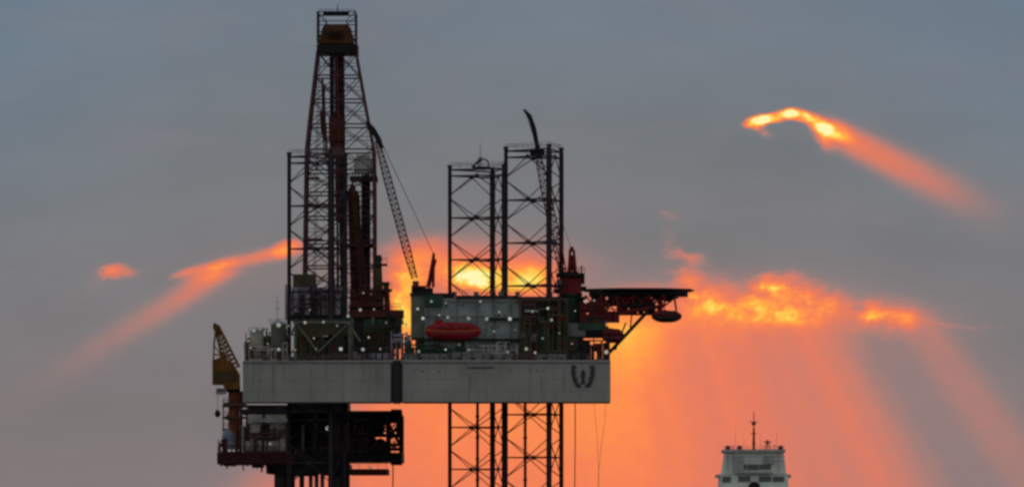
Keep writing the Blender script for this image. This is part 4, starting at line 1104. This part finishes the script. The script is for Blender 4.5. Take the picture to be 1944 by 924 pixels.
# lit cloud bank to the right
bank = blob(1335, 572, 46, 30, .52) + blob(1480, 560, 52, 34, .46) + blob(1500, 596, 60, 20, .22) + blob(1405, 590, 56, 22, .30)
bank = bank + blob(1305, 488, 30, 15, .42, 14) + blob(1272, 406, 20, 9, .30, 0, .5) + blob(1268, 450, 16, 36, .14)
bank = bank + blob(1575, 572, 28, 15, .34, -20) + blob(1672, 598, 42, 20, .46, 8) + blob(1725, 606, 36, 16, .26) + blob(1330, 530, 60, 22, .14)
bank = bank + blob(1450, 582, 230, 30, .20, 4) + blob(1360, 548, 40, 16, .16, 0, 1.0, True) + blob(1460, 538, 44, 18, .20, 0, 1.0, True) + blob(1540, 552, 28, 16, .16, 0, 1.0, True) + blob(1220, 560, 60, 26, .12) + blob(1482, 534, 46, 20, .26, 0, 1.2, True) + blob(1318, 536, 36, 22, .24, 20, 1.2, True) + blob(1540, 560, 40, 18, .16, 20, 1.2, True) + blob(1655, 592, 34, 18, .24, 0, 1.2, True) + blob(1716, 604, 30, 15, .22, 10, 1.2, True) + blob(1560, 590, 90, 22, .16, 6)
bank = bank * .59 * (1.0 + n3 * 2.1 + n4 * 1.2 + n5 * .9)
I = I + bank + blob(1400, 575, 300, 44, .13, 0, True)
# fan of light below the bank: angle t about a source high behind the cloud
t = (U + n1 * 14 - 1000.0) / mx(V + 400.0, 60.0)
rays = curve(t, [(-.62, 0), (-.52, .03), (-.45, .14), (-.38, .32), (-.24, .52), (-.12, .56), (0, .57), (.10, .59), (.15, .60), (.18, .58), (.205, .55), (.24, .51), (.27, .47), (.30, .43), (.33, .47), (.37, .42), (.42, .35), (.47, .35), (.51, .39), (.54, .33), (.58, .23), (.62, .16), (.67, .15), (.71, .21), (.75, .22), (.80, .11), (.9, 0.02)], -.7, 1.0)
under = sstep(540, 630, V + n2*30) * (1.0 - 0.10*sstep(760, 980, V))
lf = sstep(-.42, -.22, t)
leftfade = lf + (1.0 - lf) * sstep(760, 960, V)
streak = noise(t, V, .04, 1200, 3, 5.0)
I = I + rays * under * leftfade * (1.0 + streak * 0.22)
I = I + blob(1205, 640, 60, 74, .20, 8, True) + blob(1010, 800, 190, 60, .05, 0, True)
# long streaks
I = I + beam((330, 522), (575, 468), 7, 14, .36, .12, .1) * (1.0 + n4 * 1.6) + blob(405, 524, 40, 11, .24, -8, .6) + blob(540, 468, 28, 15, .34, -25, .7, True)
I = I + beam((430, 508), (-90, 836), 22, 50, .27, .08, 1.15)
I = I + blob(222, 513, 34, 12, .42, 4, .8) * (1.0 + n5 * 1.2) + beam((220, 516), (60, 610), 16, 30, .11, .1, 1.0)
H = blob(1438, 231, 25, 13, .84, -14, .3, True) + blob(1476, 222, 36, 11, .80, -12, .3, True) + blob(1514, 219, 30, 12, .66, 12, .2, True) + blob(1556, 238, 38, 14, .58, 32, .22, True) + blob(1562, 260, 13, 24, .40, -26, .5) + blob(1590, 250, 34, 17, .28, 28, .22, True) + blob(1450, 252, 20, 9, .22, 28, .3)
H = H * (1.0 + n4 * .9 + n5 * 1.3)
I = I + beam((1530, 228), (1990, 450), 34, 84, .09, .10, .7, .3) + beam((520, 470), (-120, 850), 60, 100, .05, .12, .6, .3)
I = I + blob(600, 530, 230, 80, .09, 0, True) + blob(1450, 545, 330, 90, .10, 0, True) + blob(930, 470, 240, 60, .12, 0, True)
I = I + H + beam((1560, 240), (1970, 446), 22, 58, .46, .10, 1.0, .2)
I = I + blob(1830, 621, 160, 4, .06)
I = I * front * (1.0 + n3 * 0.25)

# cloud sheet colour
hgt = sat(dz)
c0 = mixc(sstep(980, 120, V), rgb(123, 118, 121), rgb(115, 121, 125))
c1 = mixc(sstep(420, -120, V), c0, rgb(109, 123, 137))
side = sstep(500, -150, U) * sstep(760, 0, V) * .55 + sstep(1350, 2100, U) * sstep(620, 60, V) * .45
c2 = mixc(side, c1, rgb(101, 124, 144))
mott = noise(U, V, 420, 170, 5, 9.0)
mulc = nt.nodes.new('ShaderNodeMix'); mulc.data_type = 'RGBA'; mulc.blend_type = 'MULTIPLY'; mulc.inputs['Factor'].default_value = 1
nt.links.new(c2.v, mulc.inputs['A']); gv = 1.0 + mott * .30
cb = nt.nodes.new('ShaderNodeCombineColor'); [nt.links.new(gv.v, cb.inputs[i]) for i in range(3)]
nt.links.new(cb.outputs[0], mulc.inputs['B'])
c3 = E(mulc.outputs['Result'])
c3 = mixc(sat(noise(U, V, 300, 110, 5, 21.0) * 1.7) * .55 * front, c3, rgb(136, 124, 131))
# behind the camera the sky is brightened as unseen fill for the near faces
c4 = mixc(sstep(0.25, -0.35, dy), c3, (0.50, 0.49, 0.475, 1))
c5 = mixc(sstep(0.12, 0.8, dz), c4, (0.25, 0.275, 0.32, 1))

rampn = nt.nodes.new('ShaderNodeValToRGB'); r = rampn.color_ramp
stops = [(0, (130, 122, 126)), (.13, (160, 127, 124)), (.26, (197, 124, 111)), (.38, (224, 122, 98)), (.50, (245, 129, 86)), (.60, (255, 144, 78)), (.70, (255, 170, 72)), (.80, (255, 204, 84)), (.90, (255, 228, 112)), (1.0, (255, 246, 178))]
while len(r.elements) < len(stops): r.elements.new(.5)
for e, (p, c) in zip(r.elements, stops): e.position = p; e.color = rgb(*c)
_in(rampn.inputs[0], sat(I / 1.1))
c6 = mixc(sstep(0.0, .32, I), c5, E(rampn.outputs['Color']))

sky = nt.nodes.new('ShaderNodeTexSky'); sky.sky_type = 'NISHITA'; sky.sun_disc = False
sky.sun_elevation = R(SUN_EL); sky.sun_rotation = R(SUN_AZ)
bg1 = nt.nodes.new('ShaderNodeBackground'); bg1.inputs['Strength'].default_value = 0.05; nt.links.new(sky.outputs[0], bg1.inputs['Color'])
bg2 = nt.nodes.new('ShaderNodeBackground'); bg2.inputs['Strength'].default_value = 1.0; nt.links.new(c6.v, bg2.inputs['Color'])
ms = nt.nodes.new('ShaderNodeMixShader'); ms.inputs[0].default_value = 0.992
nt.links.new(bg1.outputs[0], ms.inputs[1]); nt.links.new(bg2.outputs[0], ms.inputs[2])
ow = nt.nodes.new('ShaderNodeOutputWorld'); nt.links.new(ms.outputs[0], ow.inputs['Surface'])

# ------------------------------------------------------------------ render settings
vs = scene.view_settings; vs.view_transform = 'Standard'; vs.look = 'None'; vs.exposure = 0; vs.gamma = 1; vs.use_curve_mapping = False
scene.render.engine = 'CYCLES'
scene.cycles.filter_width = 2.8
scene.cycles.max_bounces = 5
scene.cycles.caustics_reflective = False
